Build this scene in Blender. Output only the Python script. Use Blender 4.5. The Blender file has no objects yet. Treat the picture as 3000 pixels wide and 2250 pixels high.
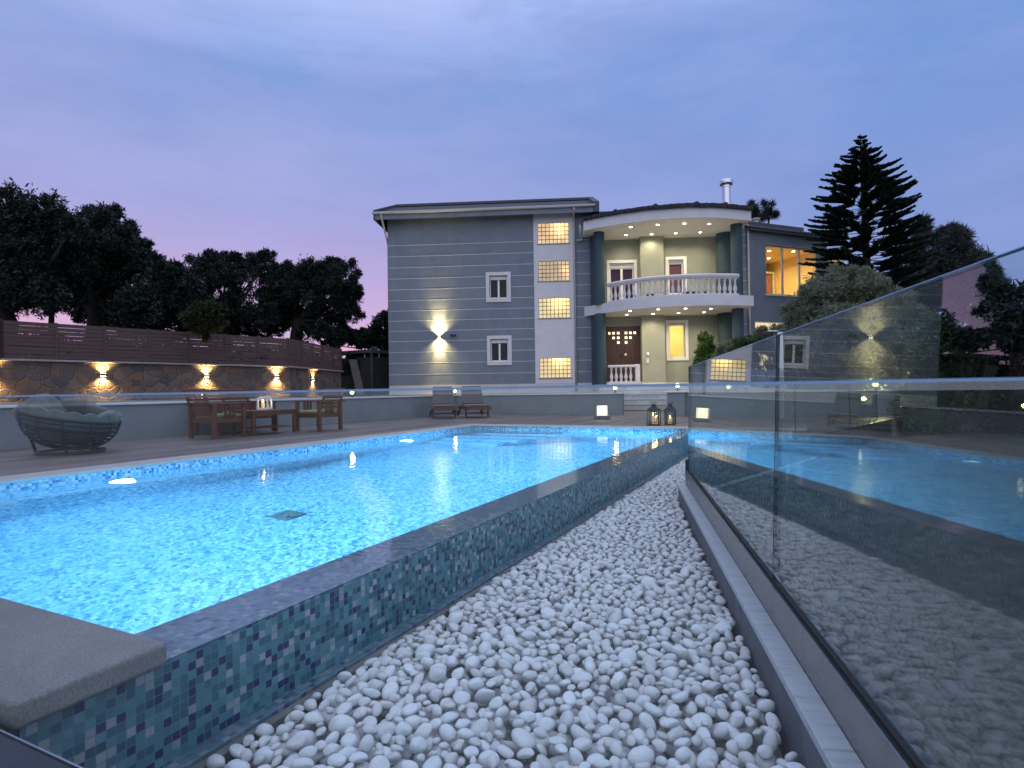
import bpy, math, random
import numpy as np
from math import sin, cos, pi, radians, sqrt, atan2
from mathutils import Vector, Matrix, Euler
random.seed(7); rng = np.random.default_rng(7)
SC = bpy.context.scene; COL = SC.collection

# ------------------------------------------------------------------ camera
CAMZ = .66; PITCH = 20/1720; ROLL = .0145; FPX = 1720.
cam = bpy.data.cameras.new('camera'); cam_o = bpy.data.objects.new('camera', cam); COL.objects.link(cam_o)
cam.sensor_width = 36; cam.lens = FPX/3000*36; cam.clip_start = .02; cam.clip_end = 3000
_f = Vector((0, cos(PITCH), sin(PITCH))); _r0 = Vector((1, 0, 0)); _u0 = _r0.cross(_f)
_r = _r0*cos(ROLL)-_u0*sin(ROLL); _u = _u0*cos(ROLL)+_r0*sin(ROLL)
cam_o.matrix_world = Matrix(((_r.x, _u.x, -_f.x, 0), (_r.y, _u.y, -_f.y, 0), (_r.z, _u.z, -_f.z, CAMZ), (0, 0, 0, 1)))
cam.dof.use_dof = True; cam.dof.focus_distance = 6.0; cam.dof.aperture_fstop = 11
SC.camera = cam_o

def at(px, py, Y):
    """point of the 3000x2250 photograph at depth Y in metres"""
    d = _r*((px-1500)/FPX) - _u*((py-1125)/FPX) + _f
    t = Y/d.y
    return Vector((d.x*t, d.y*t, CAMZ+d.z*t))

# ------------------------------------------------------------------ node helpers
def nd(nt, typ, **kw):
    n = nt.nodes.new(typ)
    for k, v in kw.items():
        if k.startswith('_'): setattr(n, k[1:], v)
    return n
def sock(nt, s, v):
    if isinstance(v, bpy.types.NodeSocket): nt.links.new(v, s)
    elif v is not None: s.default_value = v
def math_(nt, op, a, b=None, c=None, clamp=False):
    n = nt.nodes.new('ShaderNodeMath'); n.operation = op; n.use_clamp = clamp
    for i, v in enumerate((a, b, c)):
        if v is not None: sock(nt, n.inputs[i], v)
    return n.outputs[0]
def vmath(nt, op, a, b=None):
    n = nt.nodes.new('ShaderNodeVectorMath'); n.operation = op
    sock(nt, n.inputs[0], a)
    if b is not None: sock(nt, n.inputs[1], b)
    return n.outputs[0]
def mix(nt, f, a, b, mode='MIX'):
    n = nt.nodes.new('ShaderNodeMix'); n.data_type = 'RGBA'; n.blend_type = mode
    sock(nt, n.inputs[0], f)
    sock(nt, n.inputs[6], a if isinstance(a, bpy.types.NodeSocket) else (*a, 1))
    sock(nt, n.inputs[7], b if isinstance(b, bpy.types.NodeSocket) else (*b, 1))
    return n.outputs[2]
def ramp(nt, fac, stops, interp='LINEAR'):
    n = nt.nodes.new('ShaderNodeValToRGB'); cr = n.color_ramp; cr.interpolation = interp
    while len(cr.elements) < len(stops): cr.elements.new(.5)
    for el, (p, c) in zip(cr.elements, stops):
        el.position = p; el.color = (*c, 1) if len(c) == 3 else c
    sock(nt, n.inputs[0], fac); return n.outputs[0]
def noise(nt, vec, scale, detail=3, rough=.5, dist=0.):
    n = nt.nodes.new('ShaderNodeTexNoise'); sock(nt, n.inputs['Vector'], vec)
    n.inputs['Scale'].default_value = scale; n.inputs['Detail'].default_value = detail
    n.inputs['Roughness'].default_value = rough; n.inputs['Distortion'].default_value = dist
    return n.outputs[0]
def bump(nt, h, strength=.3, dist=.01):
    n = nt.nodes.new('ShaderNodeBump'); n.inputs['Strength'].default_value = strength
    n.inputs['Distance'].default_value = dist; sock(nt, n.inputs['Height'], h); return n.outputs[0]
def mapping(nt, vec, scale=(1, 1, 1), rot=(0, 0, 0), loc=(0, 0, 0)):
    n = nt.nodes.new('ShaderNodeMapping'); sock(nt, n.inputs[0], vec)
    n.inputs['Scale'].default_value = scale; n.inputs['Rotation'].default_value = rot; n.inputs['Location'].default_value = loc
    return n.outputs[0]
def coords(nt, kind='Object'):
    return nt.nodes.new('ShaderNodeTexCoord').outputs[kind]
def uvs(nt):
    return nt.nodes.new('ShaderNodeUVMap').outputs[0]

MATS = {}
def new_mat(name):
    m = bpy.data.materials.new(name); m.use_nodes = True; nt = m.node_tree
    b = nt.nodes['Principled BSDF']; MATS[name] = m
    return m, nt, b
def setb(nt, b, color=None, rough=None, metal=None, normal=None, spec=None, coat=None, emit=None, emits=None):
    if color is not None: sock(nt, b.inputs['Base Color'], color if isinstance(color, bpy.types.NodeSocket) else (*color, 1))
    if rough is not None: sock(nt, b.inputs['Roughness'], rough)
    if metal is not None: b.inputs['Metallic'].default_value = metal
    if normal is not None: nt.links.new(normal, b.inputs['Normal'])
    if spec is not None: b.inputs['Specular IOR Level'].default_value = spec
    if coat is not None: b.inputs['Coat Weight'].default_value = coat; b.inputs['Coat Roughness'].default_value = .05
    if emit is not None:
        sock(nt, b.inputs['Emission Color'], emit if isinstance(emit, bpy.types.NodeSocket) else (*emit, 1))
        sock(nt, b.inputs['Emission Strength'], emits if emits is not None else 1.)
def rough_mat(name, col, var=.15, scale=4., rough=.8, bmp=.15, bscale=60., bd=.004, spec=.3, metal=0., kind='Object', stain=0.):
    m, nt, b = new_mat(name); c = coords(nt, kind)
    n1 = noise(nt, c, scale, 5, .6)
    lo = tuple(x*(1-var) for x in col); hi = tuple(min(1, x*(1+var)) for x in col)
    colr = ramp(nt, n1, [(.3, lo), (.7, hi)])
    if stain:
        n3 = noise(nt, mapping(nt, c, (1.2, 1.2, .25)), 1.1, 4, .65)
        colr = mix(nt, math_(nt, 'MULTIPLY', ramp(nt, n3, [(.45, (0, 0, 0)), (.75, (1, 1, 1))]), stain), colr, tuple(x*.55 for x in col))
    n2 = noise(nt, c, bscale, 3, .6)
    setb(nt, b, colr, rough, metal, bump(nt, n2, bmp, bd), spec)
    return m
def emit_mat(name, col, s):
    m, nt, b = new_mat(name); setb(nt, b, (.8, .8, .8), .5, emit=col, emits=s); return m

# ------------------------------------------------------------------ world: dusk sky
world = bpy.data.worlds.new('World'); SC.world = world; world.use_nodes = True
wt = world.node_tree; wt.nodes.clear()
wo = wt.nodes.new('ShaderNodeOutputWorld'); bg = wt.nodes.new('ShaderNodeBackground')
wt.links.new(bg.outputs[0], wo.inputs[0])
gen = coords(wt, 'Generated')
sep = wt.nodes.new('ShaderNodeSeparateXYZ'); wt.links.new(gen, sep.inputs[0])
el = math_(wt, 'MAXIMUM', sep.outputs[2], 0.)
nrm = vmath(wt, 'NORMALIZE', vmath(wt, 'MULTIPLY', gen, (1, 1, 0)))
dl = wt.nodes.new('ShaderNodeVectorMath'); dl.operation = 'DOT_PRODUCT'; wt.links.new(nrm, dl.inputs[0]); dl.inputs[1].default_value = (-.53, .848, 0)
fl = ramp(wt, dl.outputs['Value'], [(.50, (0, 0, 0)), (.99, (1, 1, 1))])
cl1 = noise(wt, mapping(wt, gen, (1.6, 1.6, 7.5), (0, .10, 0)), 2.3, 8, .62, .5)
cl2 = noise(wt, mapping(wt, gen, (1.1, 1.1, 3.2), (0, -.08, 0), (3, 1, 2)), 2.6, 6, .6, .3)
elw = math_(wt, 'ADD', el, math_(wt, 'MULTIPLY', math_(wt, 'SUBTRACT', cl1, .5), .10))
left = ramp(wt, elw, [(0, (.98, .48, .47)), (.05, (.92, .44, .54)), (.11, (.74, .41, .62)), (.18, (.50, .37, .65)), (.28, (.31, .335, .65)), (.46, (.18, .31, .65)), (.72, (.80, .90, 1.36)), (1, (1.15, 1.22, 1.70))])
right = ramp(wt, elw, [(0, (.19, .245, .53)), (.10, (.195, .275, .60)), (.22, (.195, .285, .61)), (.40, (.15, .28, .63)), (.52, (.135, .285, .66)), (.72, (.80, .90, 1.36)), (1, (1.15, 1.22, 1.70))])
skyc = mix(wt, fl, right, left)
cloudf = math_(wt, 'MULTIPLY', ramp(wt, cl2, [(.42, (0, 0, 0)), (.70, (1, 1, 1))]), .5)
skyc = mix(wt, cloudf, skyc, mix(wt, fl, (.28, .36, .70), (.38, .40, .74)))
darkf = math_(wt, 'MULTIPLY', ramp(wt, cl1, [(.30, (1, 1, 1)), (.52, (0, 0, 0))]), .16)
skyc = mix(wt, darkf, skyc, (.12, .19, .47))
# behind the camera the western sky is a pale, brighter grey blue
bk = math_(wt, 'MULTIPLY', sep.outputs[1], -1.2, clamp=True)
skyc = mix(wt, bk, skyc, (.92, 1.0, 1.28))
skyc = mix(wt, .09, skyc, (.42, .41, .56))
nis = wt.nodes.new('ShaderNodeTexSky'); nis.sky_type = 'NISHITA'; nis.sun_disc = False
nis.sun_elevation = radians(-3); nis.sun_rotation = radians(-32)
skyc = mix(wt, .02, skyc, nis.outputs[0], 'ADD')
lp = skyc
wt.links.new(lp, bg.inputs[0]); bg.inputs[1].default_value = 1.12

vs = SC.view_settings; vs.view_transform = 'Standard'; vs.look = 'None'; vs.exposure = 0; vs.gamma = 1; vs.use_curve_mapping = False
cy = SC.cycles
cy.use_denoising = True; cy.max_bounces = 12; cy.diffuse_bounces = 4; cy.glossy_bounces = 6; cy.transmission_bounces = 8
cy.transparent_max_bounces = 32; cy.sample_clamp_indirect = 4.0; cy.sample_clamp_direct = 0; cy.caustics_reflective = False
cy.caustics_refractive = True; cy.blur_glossy = .5; cy.use_light_tree = True

# ------------------------------------------------------------------ mesh builder
class MB:
    def __init__(self): self.v = []; self.f = []
    def add(self, vs_, fs_):
        o = len(self.v); self.v += [tuple(p) for p in vs_]; self.f += [tuple(i+o for i in f) for f in fs_]; return self
    def box(self, x0, x1, y0, y1, z0, z1, m=None):
        p = [Vector((x, y, z)) for z in (z0, z1) for y in (y0, y1) for x in (x0, x1)]
        if m is not None: p = [m @ q for q in p]
        return self.add(p, [(0, 2, 3, 1), (4, 5, 7, 6), (0, 1, 5, 4), (2, 6, 7, 3), (0, 4, 6, 2), (1, 3, 7, 5)])
    def prism(self, poly, z0, z1):
        n = len(poly)
        a = sum(poly[i][0]*poly[(i+1) % n][1]-poly[(i+1) % n][0]*poly[i][1] for i in range(n))
        if a < 0: poly = poly[::-1]
        p = [(x, y, z0) for x, y in poly]+[(x, y, z1) for x, y in poly]
        return self.add(p, [tuple(range(n-1, -1, -1)), tuple(range(n, 2*n))]+[(i, (i+1) % n, n+(i+1) % n, n+i) for i in range(n)])
    def tube(self, pts, rad, n=8, caps=True):
        pts = [Vector(p) for p in pts]
        if not hasattr(rad, '__len__'): rad = [rad]*len(pts)
        vs_, fs_ = [], []
        prev = None
        for i, p in enumerate(pts):
            t = (pts[min(i+1, len(pts)-1)]-pts[max(i-1, 0)]).normalized()
            a = prev if prev is not None and abs(prev.dot(t)) < .99 else (Vector((0, 0, 1)) if abs(t.z) < .9 else Vector((1, 0, 0)))
            b1 = (a-t*a.dot(t)).normalized(); b2 = t.cross(b1); prev = b1
            for k in range(n):
                w = 2*pi*k/n; vs_.append(p+(b1*cos(w)+b2*sin(w))*rad[i])
        for i in range(len(pts)-1):
            for k in range(n):
                fs_.append((i*n+k, i*n+(k+1) % n, (i+1)*n+(k+1) % n, (i+1)*n+k))
        if caps: fs_ += [tuple(range(n-1, -1, -1)), tuple((len(pts)-1)*n+k for k in range(n))]
        return self.add(vs_, fs_)
    def ring(self, c, r, tr, n=40, m=6, mat=None):
        vs_, fs_ = [], []
        for i in range(n):
            a = 2*pi*i/n
            for k in range(m):
                b = 2*pi*k/m
                q = Vector(((r+tr*cos(b))*cos(a), (r+tr*cos(b))*sin(a), tr*sin(b)))
                vs_.append((mat @ q if mat else q)+Vector(c))
        for i in range(n):
            for k in range(m):
                j = (i+1) % n; l = (k+1) % m
                fs_.append((i*m+k, j*m+k, j*m+l, i*m+l))
        return self.add(vs_, fs_)
    def lathe(self, prof, c=(0, 0, 0), n=16, caps=True):
        vs_, fs_ = [], []
        for r, z in prof:
            for k in range(n):
                a = 2*pi*k/n; vs_.append((c[0]+r*cos(a), c[1]+r*sin(a), c[2]+z))
        for i in range(len(prof)-1):
            for k in range(n): fs_.append((i*n+k, i*n+(k+1) % n, (i+1)*n+(k+1) % n, (i+1)*n+k))
        if caps: fs_ += [tuple(range(n-1, -1, -1)), tuple((len(prof)-1)*n+k for k in range(n))]
        return self.add(vs_, fs_)
    def beam(self, a, b, w, h):
        """rectangular bar from a to b, w wide (sideways) and h deep"""
        a, b = Vector(a), Vector(b); t = (b-a).normalized()
        up = Vector((0, 0, 1)) if abs(t.z) < .95 else Vector((0, 1, 0))
        s = t.cross(up).normalized(); u = s.cross(t)
        p = []
        for q in (a, b):
            for ds, du in ((-1, -1), (1, -1), (1, 1), (-1, 1)): p.append(q+s*(ds*w/2)+u*(du*h/2))
        return self.add(p, [(0, 3, 2, 1), (4, 5, 6, 7), (0, 1, 5, 4), (1, 2, 6, 5), (2, 3, 7, 6), (3, 0, 4, 7)])
    def build(self, name, mat, parent=None, loc=None, rot=None, smooth=False, bevel=0, bseg=2, uv=True):
        used = sorted({i for f in self.f for i in f}); mp_ = {j: i for i, j in enumerate(used)}
        me = bpy.data.meshes.new(name); me.from_pydata([self.v[i] for i in used], [], [tuple(mp_[i] for i in f) for f in self.f]); me.update()
        if uv and len(self.f) < 200000: box_uv(me)
        me.materials.append(mat if not isinstance(mat, str) else MATS[mat])
        if smooth: me.polygons.foreach_set('use_smooth', [True]*len(me.polygons))
        o = bpy.data.objects.new(name, me); COL.objects.link(o)
        if parent is not None: o.parent = parent
        if loc is not None: o.location = loc
        if rot is not None: o.rotation_euler = rot
        if bevel:
            bm = o.modifiers.new('edge_round', 'BEVEL'); bm.width = bevel; bm.segments = bseg; bm.limit_method = 'ANGLE'; bm.angle_limit = radians(40)
        return o
def box_uv(me):
    uvl = me.uv_layers.new(name='UVMap')
    for p in me.polygons:
        n = p.normal; ax = max(range(3), key=lambda i: abs(n[i]))
        a, b = ((1, 2), (0, 2), (0, 1))[ax]
        for li in p.loop_indices:
            co = me.vertices[me.loops[li].vertex_index].co
            uvl.data[li].uv = (co[a], co[b])
def smooth_angle(o, ang=40):
    try: o.data.set_sharp_from_angle(angle=radians(ang))
    except Exception: pass
    return o
def tag(o, label=None, cat=None, group=None, kind=None):
    if label: o['label'] = label
    if cat: o['category'] = cat
    if group: o['group'] = group
    if kind: o['kind'] = kind
    return o
def thing(name, label, cat, loc=(0, 0, 0), rz=0, group=None, parent=None):
    o = bpy.data.objects.new(name, None); COL.objects.link(o); o.empty_display_size = .2
    o.location = loc; o.rotation_euler = (0, 0, rz)
    return tag(o, label, cat, group)
def kids(o): return [c for c in COL.objects if c.parent is o]
def copy_tree(o, parent=None):
    c = o.copy(); COL.objects.link(c)
    if parent is not None: c.parent = parent
    for ch in list(o.children): copy_tree(ch, c)
    return c
def light(name, typ, loc, energy, color, size=.03, target=None, spot=None, blend=.5, parent=None):
    l = bpy.data.lights.new(name, typ); l.energy = energy; l.color = color
    if typ == 'AREA': l.shape = 'DISK'; l.size = size
    else: l.shadow_soft_size = size
    if typ == 'SPOT': l.spot_size = radians(spot); l.spot_blend = blend
    o = bpy.data.objects.new(name, l); COL.objects.link(o); o.location = loc
    if target is not None:
        d = Vector(target)-Vector(loc); o.rotation_euler = d.to_track_quat('-Z', 'Y').to_euler()
    if parent is not None: o.parent = parent
    return o

# frames: pool frame (u across, v along, angle 26 deg) and house frame (s along the facade, y = depth behind it)
PA = radians(26.0); RU = Vector((cos(PA), -sin(PA), 0)); RV = Vector((sin(PA), cos(PA), 0))
def P(u, v, z=0.): return RU*u+RV*v+Vector((0, 0, z))
HA = radians(4.1); HO = Vector((-5.62, 26.92, 0)); HE = Vector((cos(HA), -sin(HA), 0)); HN = Vector((-sin(HA), -cos(HA), 0))
def Hs(s, w, z): return HO+HE*s+HN*w+Vector((0, 0, z))
POOLROT = (0, 0, -PA)

# ------------------------------------------------------------------ materials
def mosaic(name, stops, grout, rough=.22, pitch=.0252, coat=0., gw=.045, vary=.16):
    m, nt, b = new_mat(name)
    q = mapping(nt, uvs(nt), (1/pitch, 1/pitch, 1))
    cell = vmath(nt, 'FLOOR', q); fr = vmath(nt, 'FRACTION', q)
    wn = nt.nodes.new('ShaderNodeTexWhiteNoise'); wn.noise_dimensions = '3D'; nt.links.new(cell, wn.inputs['Vector'])
    col = ramp(nt, wn.outputs[0], stops, 'CONSTANT')
    hs = nt.nodes.new('ShaderNodeHueSaturation'); nt.links.new(col, hs.inputs['Color'])
    sx = nt.nodes.new('ShaderNodeSeparateColor'); nt.links.new(wn.outputs[1], sx.inputs[0])
    nt.links.new(math_(nt, 'MULTIPLY_ADD', sx.outputs[1], 2*vary, 1-vary), hs.inputs['Value'])
    blot = noise(nt, uvs(nt), 160, 3, .7)
    col2 = mix(nt, math_(nt, 'MULTIPLY', ramp(nt, blot, [(.45, (0, 0, 0)), (.7, (1, 1, 1))]), .22), hs.outputs[0], (.09, .13, .14))
    s3 = nt.nodes.new('ShaderNodeSeparateXYZ'); nt.links.new(fr, s3.inputs[0])
    gx = math_(nt, 'GREATER_THAN', math_(nt, 'ABSOLUTE', math_(nt, 'SUBTRACT', s3.outputs[0], .5)), .5-gw)
    gy = math_(nt, 'GREATER_THAN', math_(nt, 'ABSOLUTE', math_(nt, 'SUBTRACT', s3.outputs[1], .5)), .5-gw)
    g = math_(nt, 'MAXIMUM', gx, gy)
    fin = mix(nt, g, col2, grout)
    rr = math_(nt, 'MULTIPLY_ADD', g, .5, rough)
    # every tile sits at a very slightly different tilt
    tl = nt.nodes.new('ShaderNodeVectorMath'); tl.operation = 'MULTIPLY_ADD'
    nt.links.new(wn.outputs[1], tl.inputs[0]); tl.inputs[1].default_value = (.05, .05, .05); tl.inputs[2].default_value = (-.025, -.025, -.025)
    geo = nt.nodes.new('ShaderNodeNewGeometry')
    nn = vmath(nt, 'NORMALIZE', vmath(nt, 'ADD', geo.outputs['Normal'], tl.outputs[0]))
    bm = nt.nodes.new('ShaderNodeBump'); bm.inputs['Strength'].default_value = .35; bm.inputs['Distance'].default_value = .0015
    nt.links.new(math_(nt, 'SUBTRACT', 1., g), bm.inputs['Height']); nt.links.new(nn, bm.inputs['Normal'])
    setb(nt, b, fin, rr, normal=bm.outputs[0], spec=.5, coat=coat)
    return m
mosaic('mosaic_outer', [(0, (.075, .24, .295)), (.30, (.028, .145, .195)), (.52, (.115, .30, .35)), (.70, (.36, .41, .455)), (.83, (.008, .024, .11)), (.94, (.015, .075, .12))], (.12, .21, .26))
mosaic('mosaic_rim', [(0, (.11, .20, .25)), (.30, (.085, .165, .215)), (.52, (.15, .235, .28)), (.70, (.25, .27, .31)), (.84, (.05, .075, .17)), (.93, (.10, .125, .21))], (.10, .155, .20), rough=.10, coat=.6)
mosaic('mosaic_basin', [(0, (.40, .64, .76)), (.28, (.22, .46, .63)), (.46, (.66, .82, .87)), (.75, (.045, .16, .38)), (.87, (.13, .34, .55))], (.40, .60, .70), gw=.05, rough=.35)

m, nt, b = new_mat('coping'); c = coords(nt)
n1 = noise(nt, c, 3.5, 6, .65, .4); n2 = noise(nt, c, 140, 3, .7)
cc = ramp(nt, n1, [(.3, (.23, .218, .212)), (.5, (.295, .28, .275)), (.72, (.37, .352, .345))])
cc = mix(nt, math_(nt, 'MULTIPLY', ramp(nt, n2, [(.42, (1, 1, 1)), (.55, (0, 0, 0))]), .45), cc, (.12, .105, .095))
setb(nt, b, cc, .62, normal=bump(nt, n2, .25, .002), spec=.35)

rough_mat('coping_pale', (.46, .42, .39), .12, 3, .6, .15, 120, .002, stain=.2)
m, nt, b = new_mat('marble_strip'); c = coords(nt)
n1 = noise(nt, mapping(nt, c, (10, 1.2, 10)), 3, 8, .7, 1.2)
cc = ramp(nt, n1, [(.28, (.30, .32, .36)), (.48, (.50, .52, .55)), (.8, (.60, .61, .63))])
setb(nt, b, cc, .45, normal=bump(nt, n1, .08, .002))
rough_mat('concrete', (.20, .195, .19), .25, 5, .9, .35, 90, .004, stain=.4)
rough_mat('kerb_render', (.155, .155, .17), .2, 7, .85, .25, 120, .003, stain=.3)
m, nt, b = new_mat('metal_cladding'); c = coords(nt)
n1 = noise(nt, c, 6, 4, .6)
setb(nt, b, ramp(nt, n1, [(.3, (.30, .27, .26)), (.7, (.40, .36, .34))]), math_(nt, 'MULTIPLY_ADD', n1, .25, .16), 1.0, bump(nt, noise(nt, mapping(nt, c, (60, 1, 60)), 8, 2), .05, .001))
rough_mat('black_rubber', (.012, .013, .016), .2, 20, .55, .05)
rough_mat('dark_channel', (.02, .022, .028), .2, 9, .32, .05, spec=.5)
m, nt, b = new_mat('brushed_steel'); setb(nt, b, (.62, .63, .65), .25, 1.0, bump(nt, noise(nt, mapping(nt, coords(nt), (90, 4, 90)), 6, 2), .06, .001))
rough_mat('black_iron', (.012, .012, .013), .2, 30, .45, .1, spec=.5)
rough_mat('grey_tube', (.012, .013, .014), .1, 20, .38, .04, spec=.5, metal=.3)

def glass(name, tint, f0=.04, dirt=.011):
    m, nt, b = new_mat(name); nt.nodes.remove(b)
    out = nt.nodes['Material Output']; geo = nt.nodes.new('ShaderNodeNewGeometry')
    dt = nt.nodes.new('ShaderNodeVectorMath'); dt.operation = 'DOT_PRODUCT'
    nt.links.new(geo.outputs['Incoming'], dt.inputs[0]); nt.links.new(geo.outputs['Normal'], dt.inputs[1])
    ca = math_(nt, 'ABSOLUTE', dt.outputs['Value'])
    fr = math_(nt, 'MULTIPLY_ADD', math_(nt, 'POWER', math_(nt, 'SUBTRACT', 1., ca, clamp=True), 5.), 1-f0, f0)
    tr = nt.nodes.new('ShaderNodeBsdfTransparent'); tr.inputs[0].default_value = (*tint, 1)
    gl = nt.nodes.new('ShaderNodeBsdfGlossy'); gl.inputs['Roughness'].default_value = 0; gl.inputs[0].default_value = (1, 1, 1, 1)
    mx = nt.nodes.new('ShaderNodeMixShader'); nt.links.new(fr, mx.inputs[0]); nt.links.new(tr.outputs[0], mx.inputs[1]); nt.links.new(gl.outputs[0], mx.inputs[2])
    c = coords(nt)
    sm = math_(nt, 'MULTIPLY', ramp(nt, noise(nt, mapping(nt, c, (1, 1, .6)), 5.5, 6, .7, 1.), [(.56, (0, 0, 0)), (.80, (1, 1, 1))]), dirt)
    df = nt.nodes.new('ShaderNodeBsdfDiffuse'); df.inputs[0].default_value = (.7, .75, .8, 1)
    m2 = nt.nodes.new('ShaderNodeMixShader'); nt.links.new(sm, m2.inputs[0]); nt.links.new(mx.outputs[0], m2.inputs[1]); nt.links.new(df.outputs[0], m2.inputs[2])
    nt.links.new(m2.outputs[0], out.inputs[0]); return m
glass('pane_glass', (.92, .97, .96), .052)
glass('window_glass', (.9, .93, .93), .008, 0.)
m, nt, b = new_mat('glass_edge'); setb(nt, b, (.10, .20, .30), .3, spec=.4)

m, nt, b = new_mat('glass_end'); setb(nt, b, (.008, .014, .014), .9, spec=.0)
m, nt, b = new_mat('pool_water'); nt.nodes.remove(b); out = nt.nodes['Material Output']
c = coords(nt, 'Object')
w1 = noise(nt, mapping(nt, c, (1, 1.35, 1), (0, 0, .5)), 5.5, 3, .55, .35); w2 = noise(nt, c, 17, 2, .5)
hh = math_(nt, 'ADD', math_(nt, 'MULTIPLY', w1, 1.), math_(nt, 'MULTIPLY', w2, .22))
bn = bump(nt, hh, .036, .06)
gb = nt.nodes.new('ShaderNodeBsdfGlass'); gb.inputs['IOR'].default_value = 1.33; gb.inputs['Roughness'].default_value = 0.0
gb.inputs[0].default_value = (.90, .985, 1, 1); nt.links.new(bn, gb.inputs['Normal']); nt.links.new(gb.outputs[0], out.inputs[0])

m, nt, b = new_mat('deck_wood'); q = uvs(nt)
mp = mapping(nt, q, (1/.14, 1/2.4, 1)); sx = nt.nodes.new('ShaderNodeSeparateXYZ'); nt.links.new(mp, sx.inputs[0])
row = math_(nt, 'FLOOR', sx.outputs[0])
yy = math_(nt, 'ADD', sx.outputs[1], math_(nt, 'MULTIPLY', math_(nt, 'FRACT', math_(nt, 'MULTIPLY', row, .381)), 1.))
cx = nt.nodes.new('ShaderNodeCombineXYZ'); nt.links.new(row, cx.inputs[0]); nt.links.new(math_(nt, 'FLOOR', yy), cx.inputs[1])
wn = nt.nodes.new('ShaderNodeTexWhiteNoise'); wn.noise_dimensions = '3D'; nt.links.new(cx.outputs[0], wn.inputs['Vector'])
grain = noise(nt, mapping(nt, q, (38, 1.6, 1)), 1.6, 6, .65, .3)
cc = ramp(nt, math_(nt, 'MULTIPLY_ADD', wn.outputs[0], .45, math_(nt, 'MULTIPLY', grain, .55)), [(.2, (.115, .085, .075)), (.55, (.185, .142, .125)), (.85, (.26, .205, .18))])
gap = math_(nt, 'GREATER_THAN', math_(nt, 'ABSOLUTE', math_(nt, 'SUBTRACT', math_(nt, 'FRACT', sx.outputs[0]), .5)), .475)
cc = mix(nt, gap, cc, (.02, .017, .016))
setb(nt, b, cc, .55, normal=bump(nt, math_(nt, 'SUBTRACT', math_(nt, 'MULTIPLY', grain, .3), gap), .4, .004), spec=.35)

rough_mat('wall_render', (.255, .27, .28), .08, 2.2, .9, .2, 150, .003, stain=.18)
rough_mat('white_cap', (.66, .66, .64), .08, 6, .6, .1, 80, .002)
rough_mat('house_blue', (.175, .202, .238), .09, 1.6, .92, .3, 130, .003, stain=.28)
rough_mat('house_line', (.50, .52, .55), .05, 4, .8, .05)
rough_mat('column_teal', (.040, .068, .082), .08, 3, .7, .12, 110, .002)
rough_mat('porch_green', (.285, .30, .25), .06, 1.7, .9, .2, 130, .003, stain=.1)
rough_mat('white_paint', (.60, .585, .60), .05, 2.5, .7, .12, 100, .002, stain=.10)
rough_mat('white_trim', (.76, .75, .72), .04, 6, .5, .06, 90, .001)
rough_mat('soffit_paint', (.74, .71, .64), .04, 2, .85, .1)
rough_mat('gutter_metal', (.40, .395, .38), .08, 5, .4, .05, spec=.5)
rough_mat('roof_edge', (.07, .08, .095), .1, 4, .7, .1)
m, nt, b = new_mat('plinth_tile'); q = coords(nt)
br = nt.nodes.new('ShaderNodeTexBrick'); br.offset = .5; nt.links.new(mapping(nt, uvs(nt), (1, 1, 1), (0, 0, 0), (0, .28, 0)), br.inputs[0]); br.inputs['Scale'].default_value = 1
br.inputs['Brick Width'].default_value = .45; br.inputs['Row Height'].default_value = .32; br.inputs['Mortar Size'].default_value = .006
br.inputs['Color1'].default_value = (.52, .49, .47, 1); br.inputs['Color2'].default_value = (.60, .56, .53, 1); br.inputs['Mortar'].default_value = (.25, .24, .23, 1)
setb(nt, b, mix(nt, math_(nt, 'MULTIPLY', noise(nt, q, 5, 5, .65), .35), br.outputs[0], (.36, .33, .31)), .6)
m, nt, b = new_mat('paving'); br = nt.nodes.new('ShaderNodeTexBrick'); nt.links.new(uvs(nt), br.inputs[0]); br.inputs['Scale'].default_value = 1
br.inputs['Brick Width'].default_value = .8; br.inputs['Row Height'].default_value = .4; br.inputs['Mortar Size'].default_value = .008
br.inputs['Color1'].default_value = (.22, .20, .185, 1); br.inputs['Color2'].default_value = (.17, .16, .155, 1); br.inputs['Mortar'].default_value = (.12, .11, .1, 1)
setb(nt, b, mix(nt, math_(nt, 'MULTIPLY', noise(nt, coords(nt), 3, 5, .7), .4), br.outputs[0], (.2, .18, .17)), .7)
m, nt, b = new_mat('stair_stone'); br = nt.nodes.new('ShaderNodeTexBrick'); nt.links.new(uvs(nt), br.inputs[0]); br.inputs['Scale'].default_value = 1
br.inputs['Brick Width'].default_value = .42; br.inputs['Row Height'].default_value = .155; br.inputs['Mortar Size'].default_value = .004
br.inputs['Color1'].default_value = (.46, .42, .39, 1); br.inputs['Color2'].default_value = (.66, .61, .57, 1); br.inputs['Mortar'].default_value = (.2, .19, .18, 1)
setb(nt, b, br.outputs[0], .6)
# dark wavy roof tiles, waves run along local x
m, nt, b = new_mat('roof_tile'); q = uvs(nt); sx = nt.nodes.new('ShaderNodeSeparateXYZ'); nt.links.new(q, sx.inputs[0])
wv = math_(nt, 'ABSOLUTE', math_(nt, 'SINE', math_(nt, 'MULTIPLY', sx.outputs[0], pi/.22)))
st = math_(nt, 'FRACT', math_(nt, 'MULTIPLY', sx.outputs[1], 1/.33))
h = math_(nt, 'ADD', math_(nt, 'MULTIPLY', wv, .7), math_(nt, 'MULTIPLY', st, -.4))
n1 = noise(nt, coords(nt), 7, 4, .6)
setb(nt, b, ramp(nt, n1, [(.3, (.016, .017, .022)), (.7, (.036, .036, .042))]), .75, normal=bump(nt, h, .9, .06))
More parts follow.
